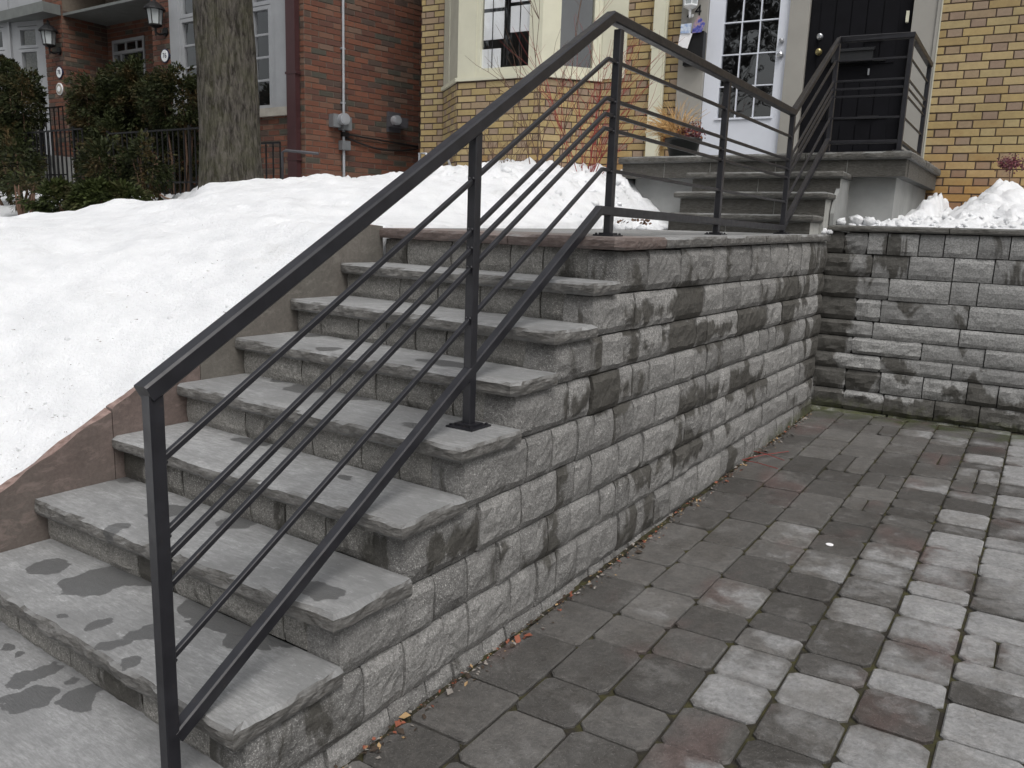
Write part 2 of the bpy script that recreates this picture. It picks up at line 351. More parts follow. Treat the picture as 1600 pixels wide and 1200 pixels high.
def paver_mat():
    m = NT('concrete_paver', .8, .35); P = m.pos(); X = sep(m, P)
    a = m.noise(6, 7, .66, P, .15); b = m.noise(55, 6, .75, P); c3 = m.noise(230, 2, .6, P); big = m.noise(1.7, 4, .55, P)
    t = m.tone()
    dry = m.mix(t, (.19, .19, .192), (.28, .282, .285)); damp = m.mix(t, (.064, .061, .058), (.145, .140, .134))
    red = m.mix(m.ramp(m.noise(2.6, 3, .5, m.pos((1, .6, 1))), [(.56, 0), (.66, 1)]), damp, (.115, .075, .070))
    damp = m.mix(.6, damp, red)
    # dryness: grows away from the wall side, broken up per paver and inside each paver
    rim = m.n('ShaderNodeAttribute', attribute_name='rim').outputs['Fac']
    fx = m.math('ADD', m.math('MULTIPLY', X[0], .44), m.math('ADD', m.math('MULTIPLY', X[1], -.045), m.math('MULTIPLY', rim, -.10)))
    val = m.math('ADD', m.math('ADD', fx, m.math('MULTIPLY', m.math('SUBTRACT', t, .5), .40)), m.math('ADD', m.math('MULTIPLY', m.math('SUBTRACT', big, .5), .8), m.math('MULTIPLY', m.math('SUBTRACT', a, .5), .95)))
    mk = m.ramp(val, [(.28, 0), (.47, 1)])
    c = m.mix(mk, damp, dry)
    c = m.mix(m.math('MULTIPLY', m.ramp(b, [(.38, 1), (.58, 0)]), .6), c, m.mix(.5, c, (.02, .019, .018)))
    c = m.mix(m.math('MULTIPLY', m.ramp(m.noise(16, 6, .7, P), [(.45, 0), (.62, 1)]), .35), c, m.mix(1.0, c, (1.75, 1.72, 1.7), 'MULTIPLY'))
    sc = m.ramp(m.noise(3.1, 8, .78, P, .2), [(.54, 0), (.63, 1)])
    c = m.mix(m.math('MULTIPLY', sc, .45), c, (.21, .205, .20))
    c = m.mix(m.math('MULTIPLY', m.ramp(m.noise(2.4, 7, .7, m.pos((1.3, .9, 1))), [(.50, 0), (.60, 1)]), .45), c, m.mix(1.0, c, (.55, .52, .48), 'MULTIPLY'))
    c = m.mix(m.math('MULTIPLY', m.ramp(c3, [(.62, 0), (.74, 1)]), .4), c, (.42, .41, .40))
    far = m.ramp(m.math('ADD', X[1], m.math('MULTIPLY', a, 1.2)), [(0, 0), (.9, 0), (1, 1)])
    ms = m.math('ADD', m.math('MULTIPLY', m.math('SUBTRACT', X[1], 5.15), 1.6), m.math('MULTIPLY', m.math('SUBTRACT', m.noise(3.3, 4, .6, P), .55), 3.5))
    c = m.mix(m.math('MULTIPLY', m.ramp(ms, [(.3, 0), (.9, 1)]), .7), c, (.05, .065, .018))
    m.col(c); m.rgh(m.math('ADD', .50, m.math('MULTIPLY', mk, .35)))
    m.bump(m.math('ADD', m.math('MULTIPLY', b, 1.3), m.math('ADD', m.math('MULTIPLY', c3, .5), m.math('MULTIPLY', a, 1.6))), .75, .008); return m.m
M['paver'] = paver_mat()
m = NT('joint_sand_and_moss', .95, .2); m.col(m.mix(m.ramp(m.noise(14, 4), [(.42, 0), (.6, 1)]), (.030, .027, .023), (.055, .052, .024))).bump(m.noise(120, 4), .8, .006); M['joint'] = m.m

def brick_mat(name, cols, stain=None):
    m = NT(name, .8, .35); P = m.pos(); t = m.tone()
    x = m.n('ShaderNodeValToRGB'); r = x.color_ramp; r.interpolation = 'CONSTANT'
    while len(r.elements) < len(cols): r.elements.new(.5)
    for i, (e, c) in enumerate(zip(r.elements, cols)): e.position = i / len(cols); e.color = (*c, 1)
    m.l(t, x.inputs[0]); c = x.outputs[0]
    a = m.noise(24, 5, .7, P); b = m.noise(130, 3, .6, P); g = m.noise(2.2, 4, .6, P)
    c = m.mix(m.math('MULTIPLY', m.ramp(a, [(.38, 0), (.7, 1)]), .35), c, m.mix(.55, c, (.05, .04, .03)))
    c = m.mix(m.math('MULTIPLY', m.ramp(g, [(.45, 0), (.7, 1)]), .3), c, m.mix(.45, c, (.06, .045, .03)))
    if stain:
        X = sep(m, P); low = m.ramp(m.math('ADD', m.math('SUBTRACT', 2.35, X[2]), m.math('MULTIPLY', m.math('SUBTRACT', g, .5), 1.5)), [(0, 0), (.55, 1)])
        c = m.mix(m.math('MULTIPLY', low, .62), c, m.mix(1.0, c, stain, 'MULTIPLY'))
    m.col(c).bump(m.math('ADD', a, m.math('MULTIPLY', b, .5)), .45, .003); return m.m
M['ybrick'] = brick_mat('yellow_brick', [(.40, .30, .14), (.37, .285, .135), (.42, .325, .17), (.345, .255, .12), (.39, .31, .16), (.315, .235, .15), (.305, .23, .165), (.28, .205, .15)], (1.0, .62, .30))
M['rbrick'] = brick_mat('red_brick', [(.165, .066, .042), (.19, .076, .048), (.14, .056, .038), (.175, .088, .060), (.12, .055, .042), (.17, .108, .08), (.085, .058, .048), (.072, .068, .055)])
M['ymortar'] = plain('dark_brown_mortar', (.085, .06, .045), .95, sc=20, bump=.5)
M['rmortar'] = plain('grey_brown_mortar', (.15, .125, .10), .95, sc=20, bump=.5)
M['cream'] = plain('cream_painted_wood', (.60, .59, .47), .5, var=.06, sc=4)
M['creamdark'] = plain('weathered_cream_trim', (.47, .46, .38), .55, var=.1, sc=5)
M['greytrim'] = plain('pale_grey_painted_trim', (.30, .31, .325), .5, var=.07, sc=4)
M['pilaster'] = plain('warm_grey_painted_wood', (.30, .29, .265), .55, var=.07, sc=3)
M['whitedoor'] = plain('white_painted_door', (.66, .69, .76), .35, var=.03, sc=3)
M['white'] = plain('white_paper', (.80, .80, .82), .7, var=.05, sc=9)
M['sill'] = plain('pale_stone_sill', (.33, .31, .27), .8, var=.15, sc=9, bump=.3)
M['pipe'] = plain('galvanised_conduit', (.42, .44, .47), .4, .3, var=.1, sc=9)
M['box'] = plain('grey_metal_box', (.17, .18, .19), .5, var=.12, sc=9)
M['boxdark'] = plain('dark_grey_box', (.085, .085, .095), .55, var=.12, sc=9)
M['boxblack'] = plain('charcoal_metal', (.018, .019, .021), .45, spec=.3, var=.12, sc=9)
M['downpipe'] = plain('dark_maroon_downpipe', (.055, .022, .024), .45, var=.12, sc=6)
M['cable'] = plain('black_cable', (.012, .010, .010), .6)
M['chrome'] = plain('satin_chrome', (.55, .56, .58), .28, 1.0, var=.05)
M['brass'] = plain('worn_brass', (.38, .32, .16), .3, 1.0, var=.05)
M['dark'] = plain('dark_interior', (.012, .012, .014), .9)
M['room'] = plain('dim_room', (.06, .065, .07), .9)
M['curtain'] = plain('grey_curtain', (.28, .28, .24), .9, var=.3, sc=30)
M['navy'] = plain('navy_enamel', (.012, .014, .05), .35)
M['enamel'] = plain('white_enamel', (.80, .82, .84), .3, var=.04)
M['soffit'] = plain('grey_soffit', (.14, .15, .145), .7)
M['lampglass'] = plain('frosted_lamp_glass', (.42, .45, .46), .25)
def glass(name, refl, tint=(.85, .9, .92), rough=.015):
    m = bpy.data.materials.new(name); m.use_nodes = True; t = m.node_tree; t.nodes.clear()
    o = t.nodes.new('ShaderNodeOutputMaterial'); mx = t.nodes.new('ShaderNodeMixShader'); tr = t.nodes.new('ShaderNodeBsdfTransparent'); gl = t.nodes.new('ShaderNodeBsdfGlossy')
    tr.inputs[0].default_value = (*tint, 1); gl.inputs['Roughness'].default_value = rough; gl.inputs[0].default_value = (.95, .97, 1, 1)
    lw0 = t.nodes.new('ShaderNodeLayerWeight'); lw0.inputs[0].default_value = .5; lw = t.nodes.new('ShaderNodeMath'); lw.operation = 'POWER'; lw.inputs[1].default_value = 4.0; t.links.new(lw0.outputs['Facing'], lw.inputs[0]); ad = t.nodes.new('ShaderNodeMath'); ad.operation = 'ADD'; ad.inputs[1].default_value = refl; ad.use_clamp = True
    nb = t.nodes.new('ShaderNodeTexNoise'); nb.inputs['Scale'].default_value = 3.0; ge = t.nodes.new('ShaderNodeNewGeometry'); bp = t.nodes.new('ShaderNodeBump'); bp.inputs['Strength'].default_value = .12; bp.inputs['Distance'].default_value = .02
    t.links.new(ge.outputs['Position'], nb.inputs['Vector']); t.links.new(nb.outputs['Fac'], bp.inputs['Height']); t.links.new(bp.outputs[0], gl.inputs['Normal'])
    t.links.new(lw.outputs[0], ad.inputs[0]); t.links.new(ad.outputs[0], mx.inputs[0]); t.links.new(tr.outputs[0], mx.inputs[1]); t.links.new(gl.outputs[0], mx.inputs[2]); t.links.new(mx.outputs[0], o.inputs[0]); return m
M['glass'] = glass('window_glass', .14, (1.0, 1.0, 1.0)); M['doorglass'] = glass('door_glass', .14, (.5, .52, .55))
# snow
m = NT('packed_spring_snow', .65, .25); P = m.pos(); s_ = m.noise(55, 5, .65, P); s2 = m.noise(6, 5, .6, P); s3 = m.noise(330, 2, .5, P)
c = m.mix(m.math('MULTIPLY', m.ramp(s2, [(.38, 0), (.70, 1)]), .6), (.80, .812, .835), (.64, .655, .68))
dm = m.n('ShaderNodeTexNoise'); dm.inputs['Scale'].default_value = 2.2; dm.inputs['Detail'].default_value = 8; dm.inputs['Roughness'].default_value = .75; m.l(P, dm.inputs['Vector'])
c = m.mix(m.math('MULTIPLY', m.ramp(dm.outputs['Fac'], [(.58, 0), (.76, 1)]), .4), c, (.42, .41, .39))
sx = sep(m, P); hedge_shade = m.ramp(m.math('ADD', m.math('MULTIPLY', m.math('ADD', sx[0], 6.3), -.5), m.math('MULTIPLY', m.math('SUBTRACT', s2, .5), 1.2)), [(0, 0), (.6, 1)])  # shade of yews and houses on the far-left yard, painted grey into the snow
c = m.mix(m.math('MULTIPLY', hedge_shade, .55), c, (.36, .37, .38))
m.col(c); m.bump(m.math('ADD', m.math('MULTIPLY', s2, 1.2), m.math('ADD', m.math('MULTIPLY', s_, .7), m.math('MULTIPLY', s3, .2))), .8, .022)
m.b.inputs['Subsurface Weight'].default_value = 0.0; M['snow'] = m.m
def bark_mat():
    m = NT('grey_brown_bark', .9, .2); P = m.pos((1, 1, .22)); a = m.noise(34, 6, .68, P, .5); b = m.noise(110, 4, .6, m.pos((1, 1, .35)))
    c = m.mix(m.ramp(a, [(.38, 0), (.62, 1)]), (.022, .019, .016), (.115, .105, .092))
    c = m.mix(m.math('MULTIPLY', m.ramp(m.noise(6, 6, .7), [(.42, 0), (.70, 1)]), .4), c, (.075, .078, .035))
    m.col(c).bump(m.math('ADD', a, m.math('MULTIPLY', b, .4)), 1.0, .03); return m.m
M['bark'] = bark_mat()
def leaf_mat(name, c0, c1, c2):
    m = NT(name, .7, .3); t = m.tone(); c = m.mix(m.ramp(t, [(0, 0), (1, 1)]), c0, c1); c = m.mix(m.ramp(m.noise(3.5, 3), [(.5, 0), (.68, 1)]), c, c2); m.col(c); return m.m
M['yew'] = leaf_mat('evergreen_foliage', (.007, .012, .004), (.045, .056, .016), (.075, .048, .018))
M['yewlow'] = leaf_mat('low_evergreen_foliage', (.014, .022, .007), (.055, .072, .016), (.06, .05, .02))
M['twig'] = plain('brown_twig', (.11, .062, .04), .8, sc=20)
M['redtwig'] = plain('red_dogwood_stem', (.24, .032, .026), .6, sc=20)
M['straw'] = plain('dry_straw', (.52, .33, .14), .8, var=.4, sc=30)
M['maroon'] = plain('maroon_leaves', (.10, .018, .028), .5, var=.5, sc=40)
M['orange'] = plain('orange_leaves', (.30, .09, .02), .6, var=.4, sc=40)
M['ground'] = plain('bare_soil', (.08, .07, .06), .95, sc=3)
M['asphalt'] = plain('street_asphalt', (.055, .055, .056), .9, sc=5)

# ------------------------------------------------------------------ ground
g = MB(); g.add([(-140, -140, -.40), (140, -140, -.40), (140, 140, -.40), (-140, 140, -.40)], [(0, 1, 2, 3)]); g.build('ground', M['ground'], kind='structure')
g = MB(); g.add([(-140, -16, -.34), (140, -16, -.34), (140, -6, -.34), (-140, -6, -.34)], [(0, 1, 2, 3)]); g.build('road', M['asphalt'], kind='structure')
def gz(x, y): return -.15 + .03 * y + .03 * x
g = MB(); X0, X1, Y0, Y1 = -.07, 5.0, -5.9, 5.72
g.add([(x, y, gz(x, y) - .012) for x, y in ((X0, Y0), (X1, Y0), (X1, Y1), (X0, Y1))] + [(x, y, -.5) for x, y in ((X0, Y0), (X1, Y0), (X1, Y1), (X0, Y1))],
      [(0, 1, 2, 3), (0, 4, 5, 1), (1, 5, 6, 2), (2, 6, 7, 3), (3, 7, 4, 0)])
drive = g.build('driveway', M['joint'], kind='structure')
# walkway at the foot of the stair
g = MB(); rough_prism(g, [(-2.4, -1.35), (-.06, -1.35), (-.06, .045), (-2.4, .13)], [0, 1, 0, 0], -.12, 0.0, amp=.004, step=.05, bulge=0, seed=3)
walk = g.build('walkway', M['walk'], kind='structure')
g = MB(); g.box((-2.3, -5.9, -.32), (-.10, .02, -.121)); wb = g.build('walkway_base', M['footing'], kind='structure')

# ------------------------------------------------------------------ pavers
pav = []; rnd = random.Random(5)
colx = X0 + .075; cols = []
while colx < X1 - .1:
    cw = rnd.choice([.215, .225, .235]); cols.append((colx, cw)); colx += cw
for ci, (cx, cw) in enumerate(cols):
    y = -1.6 + rnd.random() * .2
    while y < Y1 - .09:
        L = rnd.choice([.15, .15, .225, .225, .225, .30]) if cx > .5 else rnd.choice([.225, .30, .30, .38])
        if cx < .2 and False: L = .3
        if y + L > Y1 - .02: L = Y1 - .02 - y
        if L > .05:
            if L > .2 and cx > .4 and rnd.random() < .12:
                pav.append((cx, y, cw * .5, L)); pav.append((cx + cw * .5, y, cw * .5, L))
            else: pav.append((cx, y, cw, L))
        y += L
def score(p0, p1, p2):
    a, b, c = proj(p0), proj(p1), proj(p2)
    if not (a and b and c): return -1
    cx = (b[0] + c[0]) / 2; cy = (b[1] + c[1]) / 2
    ar = abs((b[0] - a[0]) * (c[1] - a[1]) - (b[1] - a[1]) * (c[0] - a[0]))
    if not (-60 < cx < 1660 and -60 < cy < 1260): ar *= .001
    return ar
def paver(mb, x, y, w_, L, off=None, tone=.5, seed=0):
    gp = .0035 + .002 * rnd.random(); x0, x1, y0, y1 = x + gp, x + w_ - gp, y + gp, y + L - gp
    c = .003 + .003 * rnd.random(); cc = .012 + .014 * rnd.random()
    ou = [(x0 + cc, y0), (x1 - cc, y0), (x1, y0 + cc), (x1, y1 - cc), (x1 - cc, y1), (x0 + cc, y1), (x0, y1 - cc), (x0, y0 + cc)]
    jz = (rnd.random() - .5) * .006; tx, ty = (rnd.random() - .5) * .02, (rnd.random() - .5) * .02
    mx, my = (x0 + x1) / 2, (y0 + y1) / 2; vs_ = []; ou = [(a + (rnd.random() - .5) * .006, b + (rnd.random() - .5) * .006) for a, b in ou]
    for ins, dz in ((0, -.045), (0, -.005), (c, .0005), (c + .032, .0012)):
        for a, b in ou:
            kx, ky = 1 - 2 * ins / (w_ - .01), 1 - 2 * ins / (L - .01); q = (mx + (a - mx) * max(.1, kx), my + (b - my) * max(.1, ky))
            vs_.append((q[0], q[1], gz(q[0], q[1]) + dz + jz + tx * (q[0] - mx) + ty * (q[1] - my)))
    n = 8; fs = [(l * n + i, l * n + (i + 1) % n, (l + 1) * n + (i + 1) % n, (l + 1) * n + i) for l in range(3) for i in range(n)] + [tuple(range(24, 32))]
    mb.add(vs_, fs, 0, tone); mb.edge += [1.0] * 24 + [0.0] * 8
pav.sort(key=lambda q: -score((q[0], q[1], gz(q[0], q[1])), (q[0] + q[2], q[1], gz(q[0], q[1])), (q[0], q[1] + q[3], gz(q[0], q[1]))))
rest = MB()
for i, (x, y, w_, L) in enumerate(pav):
    t = rnd.random()
    if i < 296: mb = MB(); paver(mb, x, y, w_, L, tone=t); mb.build('paver', M['paver'], drive)
    else: paver(rest, x, y, w_, L, tone=t)
rest.build('paver', M['paver'], drive, kind='stuff')
# edging brick row along the wall foot
ys = -.2; k = 0
eb = MB()

# ------------------------------------------------------------------ stone staircase
RY = [0.0, .331, .608, .891, 1.191, 1.446, 1.732, 1.93, 2.3]
LY = [0.03, .301, .616, .913, 1.216, 1.537, 1.877, 2.165, 2.5]
XL, XW = -1.55, -.024
TH = .051
def zland(x, y): return .019 * max(0, y - 2.0) * (1 if y > 2.0 else 0)
stair = empty('stone_staircase', (-.8, 1.0, 0), 'grey flagstone steps with rough split risers, leading up from the walkway to the landing', 'staircase')
fy = lambda k, x, o=0.0: RY[k] + (LY[k] - RY[k]) * (x / XL) + o
core = MB()
for k in range(7):
    core.box((XL, fy(k, 0, .12) + .04 + max(0, LY[k] - RY[k] - .03), -.3), (XW - .03, 2.3, TZ[k] - TH - .004))
core.build('core', M['mortar'], stair)
for k in range(7):
    nb = int(1.5 / .03)
    o = [(XL + .003, fy(k + 1, XL, .055)), (XL + .003, fy(k, XL)), (0.0, fy(k, 0)), (0.012 * (k % 2), fy(k + 1, 0, .035))]
    if k == 4: o = [o[0], o[1], (-.02, fy(k, 0)), (.0, fy(k, 0) + .03), o[3]]
    mb = MB(); rg = [0, 1, 1, 0] if len(o) == 4 else [0, 1, 1, 1, 0]
    o = [o[0], o[1]] + o[2:]
    rough_prism(mb, o, [0] + [1] * (len(o) - 2) + [0], TZ[k] - TH - (.006 if k < 2 else 0), TZ[k], amp=.0115, step=.022, bulge=.004, layers=5, seed=k * 7.3, tone=random.random(), top_in=.003, chip=1)
    mb.build('tread', M['flag'], stair)
# riser blocks between treads
rb = random.Random(11)
for k in range(8):
    zb = -.02 if k == 0 else TZ[k - 1] - .004; zt = TZ[k] - TH - .002
    x = XL + .002
    while x < -.17:
        L = rb.choice([.18, .2, .26, .34, .4]);
        if x + L > -.23: L = -.155 - x
        y0 = fy(k, x, .045); y1 = fy(k, x + L, .045); gp = .004
        mb = MB(); rough_prism(mb, [(x + gp, y0 + .10), (x + gp, y0), (x + L - gp, y1), (x + L - gp, y1 + .10)], [0, 1, 0, 0], zb, zt, amp=.008, step=.03, bulge=.010, layers=4, seed=k * 3 + x * 9, tone=rb.random(), top_in=.004)
        mb.build('riser_block', M['riser'], stair); x += L
# stone panels edging the stair on the snow side
def topline(y): return .385 + .56 * (y - .19) if y < 1.97 else 1.385
def panel(y0, y1, zbot, mat, seed, label=None):
    ys_ = [y0 + (y1 - y0) * i / 26 for i in range(27)]
    mb = MB(); vs_ = []; n = len(ys_)
    for x in (XL, XL - .045):
        for y in ys_: vs_.append((x + .004 * nz(y * 6, seed), y, max(-.05, topline(y)) + .013 * nz(y * 11, seed, x * 30) + .004 * nz(y * 45, seed, x * 30)))
        for y in ys_: vs_.append((x, y, zbot(y)))
    a = 0; b = 2 * n
    fs = [(a + i, a + n + i, a + n + i + 1, a + i + 1) for i in range(n - 1)] + [(b + i, b + i + 1, b + n + i + 1, b + n + i) for i in range(n - 1)]
    fs += [(a + i, a + i + 1, b + i + 1, b + i) for i in range(n - 1)] + [(a, b, b + n, a + n), (a + n - 1, a + 2 * n - 1, b + 2 * n - 1, b + n - 1)]
    mb.add(vs_, fs); mb.build('side_panel', mat, stair, label=label)
panel(-.62, .62, lambda y: -.2, M['panel_brown'], 1, 'lower red brown stone panel')
panel(.624, 1.03, lambda y: .1, M['panel_brown'], 5, 'middle red brown stone panel')
panel(1.034, 2.19, lambda y: .4, M['panel_grey'], 9, 'upper olive grey stone panel')

# ------------------------------------------------------------------ side retaining wall and landing
wall = empty('retaining_wall', (-.1, 3.5, 0), 'long split block wall carrying the stair and landing, beside the driveway', 'retaining wall')
rows = [(-.32, -.078)] + [(-.074, TZ[0] - TH - .004)] + [(TZ[k - 1] - TH, TZ[k] - TH - .007) for k in range(1, 8)]
rb = random.Random(21); YE = 5.68
for ri, (z0, z1) in enumerate(rows):
    k = max(0, ri - 1); y = RY[k] + .045 if ri else .02; first = True
    zfn = (lambda x, y_: zland(x, y_)) if ri == 8 else None
    while y < YE - .02:
        L = rb.choice([.15, .2, .2, .25, .3, .38, .45]) if not first else rb.choice([.30, .38, .42])
        if y < 2.2 and not first: L = rb.choice([.14, .18, .2, .26])
        if y + L > YE - .1: L = YE - y
        gp = .0042; x1 = XW + .014 * (rb.random() - .5); xb = -.16
        mb = MB(); o = [(xb, y + gp), (x1, y + gp), (x1, y + L - gp), (xb, y + L - gp)]
        zt = z1
        if ri == 8:
            h0 = z0; zz = z1 + zland(0, y + L / 2) - .002
            rough_prism(mb, o, [1 if first else 0, 1, 0, 0], h0, zz, amp=.011, step=.03, bulge=.013, layers=6, seed=ri * 5.1 + y * 3, tone=rb.random(), top_in=.008)
        else:
            rough_prism(mb, o, [1 if first else 0, 1, 0, 0], z0, z1, amp=.011, step=.03, bulge=.013, layers=6, seed=ri * 5.1 + y * 3, tone=rb.random(), top_in=.007)
        mb.build('block', M['block'], wall); y += L; first = False
mb = MB(); mb.box((-1.5, 2.31, -.3), (XW - .03, YE, 1.30)); mb.build('core', M['mortar'], wall)
mb = MB(); mb.box((-.154, .12, -.3), (XW - .032, 2.31, .02))
for k in range(1, 7): mb.box((-.154, RY[k] + .1, TZ[k - 1] - TH - .02), (XW - .032, 2.31, TZ[k] - TH - .02))
mb.build('core', M['mortar'], wall)
# landing cap stones
def cap(o, rg, name='cap_stone', mat='flag', z1=TZ[7], th=TH, seed=0, tone=.5, par=None, label=None):
    mb = MB(); rough_prism(mb, o, rg, z1 - th, z1, amp=.008, step=.028, bulge=.003, layers=4, zf=lambda x, y: .019 * max(0, y - 2.0), seed=seed, tone=tone, top_in=.003, chip=1)
    return mb.build(name, M[mat], par or wall, label=label)
cap([(XL - .005, 2.52), (XL - .005, fy(7, XL)), (-.62, fy(7, -.62)), (-.62, 2.50)], [0, 1, 0, 0], mat='pinkflag', seed=1, label='pinkish front cap stone')
cap([(-.615, 2.50), (-.615, fy(7, -.62)), (-.02, fy(7, 0)), (.012, 1.96), (.0, 2.42), (-.30, 2.50)], [0, 1, 1, 1, 0, 0], mat='pinkflag', seed=2, label='pinkish corner cap stone')
ys_ = [2.425, 3.25, 3.95, 4.65, 5.25, 5.64]
for i, (a, b) in enumerate(zip(ys_, ys_[1:])):
    cap([(-.36, a + .003 + (.08 if i == 0 else 0)), (.0, a + .003), (.0, b - .003), (-.36, b - .003)], [0, 1, 0, 0], seed=10 + i, tone=random.random())
for i, (a, b) in enumerate([(2.53, 3.4), (3.4, 4.3), (4.3, 5.22)]):
    for j, (c, d) in enumerate([(-1.56, -1.0), (-1.0, -.365)]):
        cap([(c, a + .003), (d - .004, a + .003), (d - .004, b - .003), (c, b - .003)], [0, 0, 0, 0], name='landing_flagstone', seed=20 + i, tone=random.random())

# ------------------------------------------------------------------ back retaining wall
back = empty('retaining_wall', (1.2, 5.75, 0), 'grey block wall across the head of the driveway, with snow on top', 'retaining wall')
BZ = [-.12, .055, .215, .385, .51, .645, .775, .95, 1.12, 1.295, 1.462]
rb = random.Random(33); BY = 5.70; BX0 = -.045; BX1 = 5.0
for ri, (z0, z1) in enumerate(zip(BZ, BZ[1:])):
    x = BX0; first = True
    while x < BX1 - .02:
        L = rb.choice([.2, .26, .3, .36]) if ri in (9, 8, 1, 2) else rb.choice([.18, .28, .42, .5, .6])
        if ri == 9: L = rb.choice([.14, .17, .2, .2, .22])
        if x + L > BX1 - .1: L = BX1 - x
        gp = .004; y0 = BY + .016 * (rb.random() - .5); dz = .006 * (rb.random() - .5)
        nr = x < .25
        mb = MB(); rough_prism(mb, [(x + gp, y0 + .12), (x + gp, y0), (x + L - gp, y0), (x + L - gp, y0 + .12)], [1 if nr else 0, 1, 1 if nr else 0, 0], z0 + .003 + dz, z1 - .003 + dz, amp=.016 if (nr or ri < 3) else .007,
                               step=.035, bulge=.010, layers=5, seed=ri * 4.7 + x * 5, tone=rb.random(), top_in=.010 if (nr or ri < 3) else .004)
        mb.build('block', M['backblock'], back); x += L
mb = MB(); mb.box((-.3, BY + .04, -.3), (BX1, BY + .22, 1.45)); mb.build('core', M['mortar'], back)
x = -.10; i = 0
for L in (.92, .75, 1.1, .9, 1.2, .9):
    mb = MB(); rough_prism(mb, [(x + .003, BY + .26), (x + .003, BY - .03), (x + L - .003, BY - .03), (x + L - .003, BY + .26)], [0, 1, 0, 0], 1.466, 1.512, amp=.007, step=.03, bulge=.003, layers=4, seed=50 + x, tone=random.random() * .5)
    mb.build('cap_stone', M['porchflag'], back); x += L; i += 1

# ------------------------------------------------------------------ front porch with steps
porch = empty('front_porch', (-.8, 6.6, 1.4), 'grey stone porch with three steps up to the white and black doors', 'porch')
HF = Frame(.46, 7.86, 5.5)          # yellow house facade
def hy(x): return 7.86 + (x - .46) * math.tan(R(5.5))
PZ = 2.10; PX0, PX1, PY = -2.08, .455, 6.0
SZ = [1.572, 1.755, 1.93]; SY = [5.2, 5.47, 5.74]; SXL = [-1.25, -1.27, -1.28]; SXR = [-.065, -.035, .0]
zprev = 1.42
for k in range(3):
    mb = MB(); rough_prism(mb, [(SXL[k], SY[k] + .36), (SXL[k], SY[k]), (SXR[k] + .02, SY[k]), (SXR[k] + .02, SY[k] + .36)], [1, 1, 1, 0], SZ[k] - .05, SZ[k], amp=.008, step=.028, bulge=.004, layers=4, seed=60 + k, tone=.5, chip=1)
    mb.build('tread', M['porchflag'], porch)
    xs = [SXL[k] + .04] + {0: [-.72], 1: [-.92, -.43], 2: [-.66]}[k] + [SXR[k] - .0]
    mb = MB(); mb.box((SXL[k] + .045, SY[k] + .05, 1.25), (SXR[k] - .004, SY[k] + .5, SZ[k] - .052)); mb.build('riser_mortar', M['pale_mortar'], porch)
    for a, b in zip(xs, xs[1:]):
        mb = MB(); rough_prism(mb, [(a + .005, SY[k] + .07), (a + .005, SY[k] + .042), (b - .005, SY[k] + .042), (b - .005, SY[k] + .07)], [0, 0, 0, 0], zprev + .002, SZ[k] - .058, amp=.002, seed=k, tone=random.random())
        mb.build('riser_slab', M['porchstone'], porch)
    zprev = SZ[k]
# end wall of the steps
mb = MB(); vs_ = [(5.68, 1.44), (5.66, 1.60), (5.72, 1.74), (5.86, 1.87), (6.05, 1.88), (6.2, 1.44)]
n = len(vs_); mb.add([(-.030, a, b) for a, b in vs_] + [(-.002, a, b) for a, b in vs_], [tuple(reversed(range(n))), tuple(range(n, 2 * n))] + [(i, (i + 1) % n, n + (i + 1) % n, n + i) for i in range(n)])
mb.build('end_wall', M['concrete'], porch)
# porch body, fascia and slab
mb = MB(); b0 = .13
vs_ = [(PX0 + b0, PY + b0), (PX1 - b0 + .02, PY + b0), (PX1 - b0 + .02, hy(PX1) - .01), (PX0 + b0, hy(PX0) - .01)]
mb.add([(x, y, 1.2) for x, y in vs_] + [(x, y, PZ - .06) for x, y in vs_], [(3, 2, 1, 0), (4, 5, 6, 7)] + [(i, (i + 1) % 4, 4 + (i + 1) % 4, 4 + i) for i in range(4)])
mb.build('plinth', M['concrete'], porch)
fz0, fz1 = PZ - .195, PZ - .062
xs = [PX0 + .03, -1.62, -1.18, -.60, -.02, PX1 - .03]
for a, b in zip(xs, xs[1:]):
    mb = MB(); mb.box((a + .004, PY + .03, fz0), (b - .004, PY + .13, fz1), tone=random.random()); mb.build('fascia_slab', M['porchstone'], porch)
mb = MB(); mb.box((PX0 + .035, PY + .036, fz0 + .004), (PX1 - .036, PY + .128, fz1 + .001)); mb.build('fascia_mortar', M['pale_mortar'], porch)
for (xa, xb) in ((PX0 + .03, PX0 + .13), (PX1 - .13, PX1 - .03)):
    yy = [PY + .134, PY + .7, PY + 1.2, hy(xb) - .01]
    for a, b in zip(yy, yy[1:]):
        mb = MB(); mb.box((xa, a + .003, fz0), (xb, b - .003, fz1), tone=random.random()); mb.build('fascia_slab', M['porchstone'], porch)
xs = [PX0, -1.25, -.35, PX1]
for i, (a, b) in enumerate(zip(xs, xs[1:])):
    for j, (c, d) in enumerate(((PY, PY + .85), (PY + .853, None))):
        if d is None: o = [(a + .002, c), (b - .002, c), (b - .002, hy(b) - .005), (a + .002, hy(a) - .005)]
        else: o = [(a + .002, c), (b - .002, c), (b - .002, d), (a + .002, d)]
        mb = MB(); rough_prism(mb, o, [1 if j == 0 else 0, 1 if i == 2 else 0, 0, 1 if i == 0 else 0], PZ - .06, PZ, amp=.009, step=.03, bulge=.006, layers=4, seed=70 + i + j * 5, tone=random.random(), chip=1)
        mb.build('slab', M['porchflag'], porch)

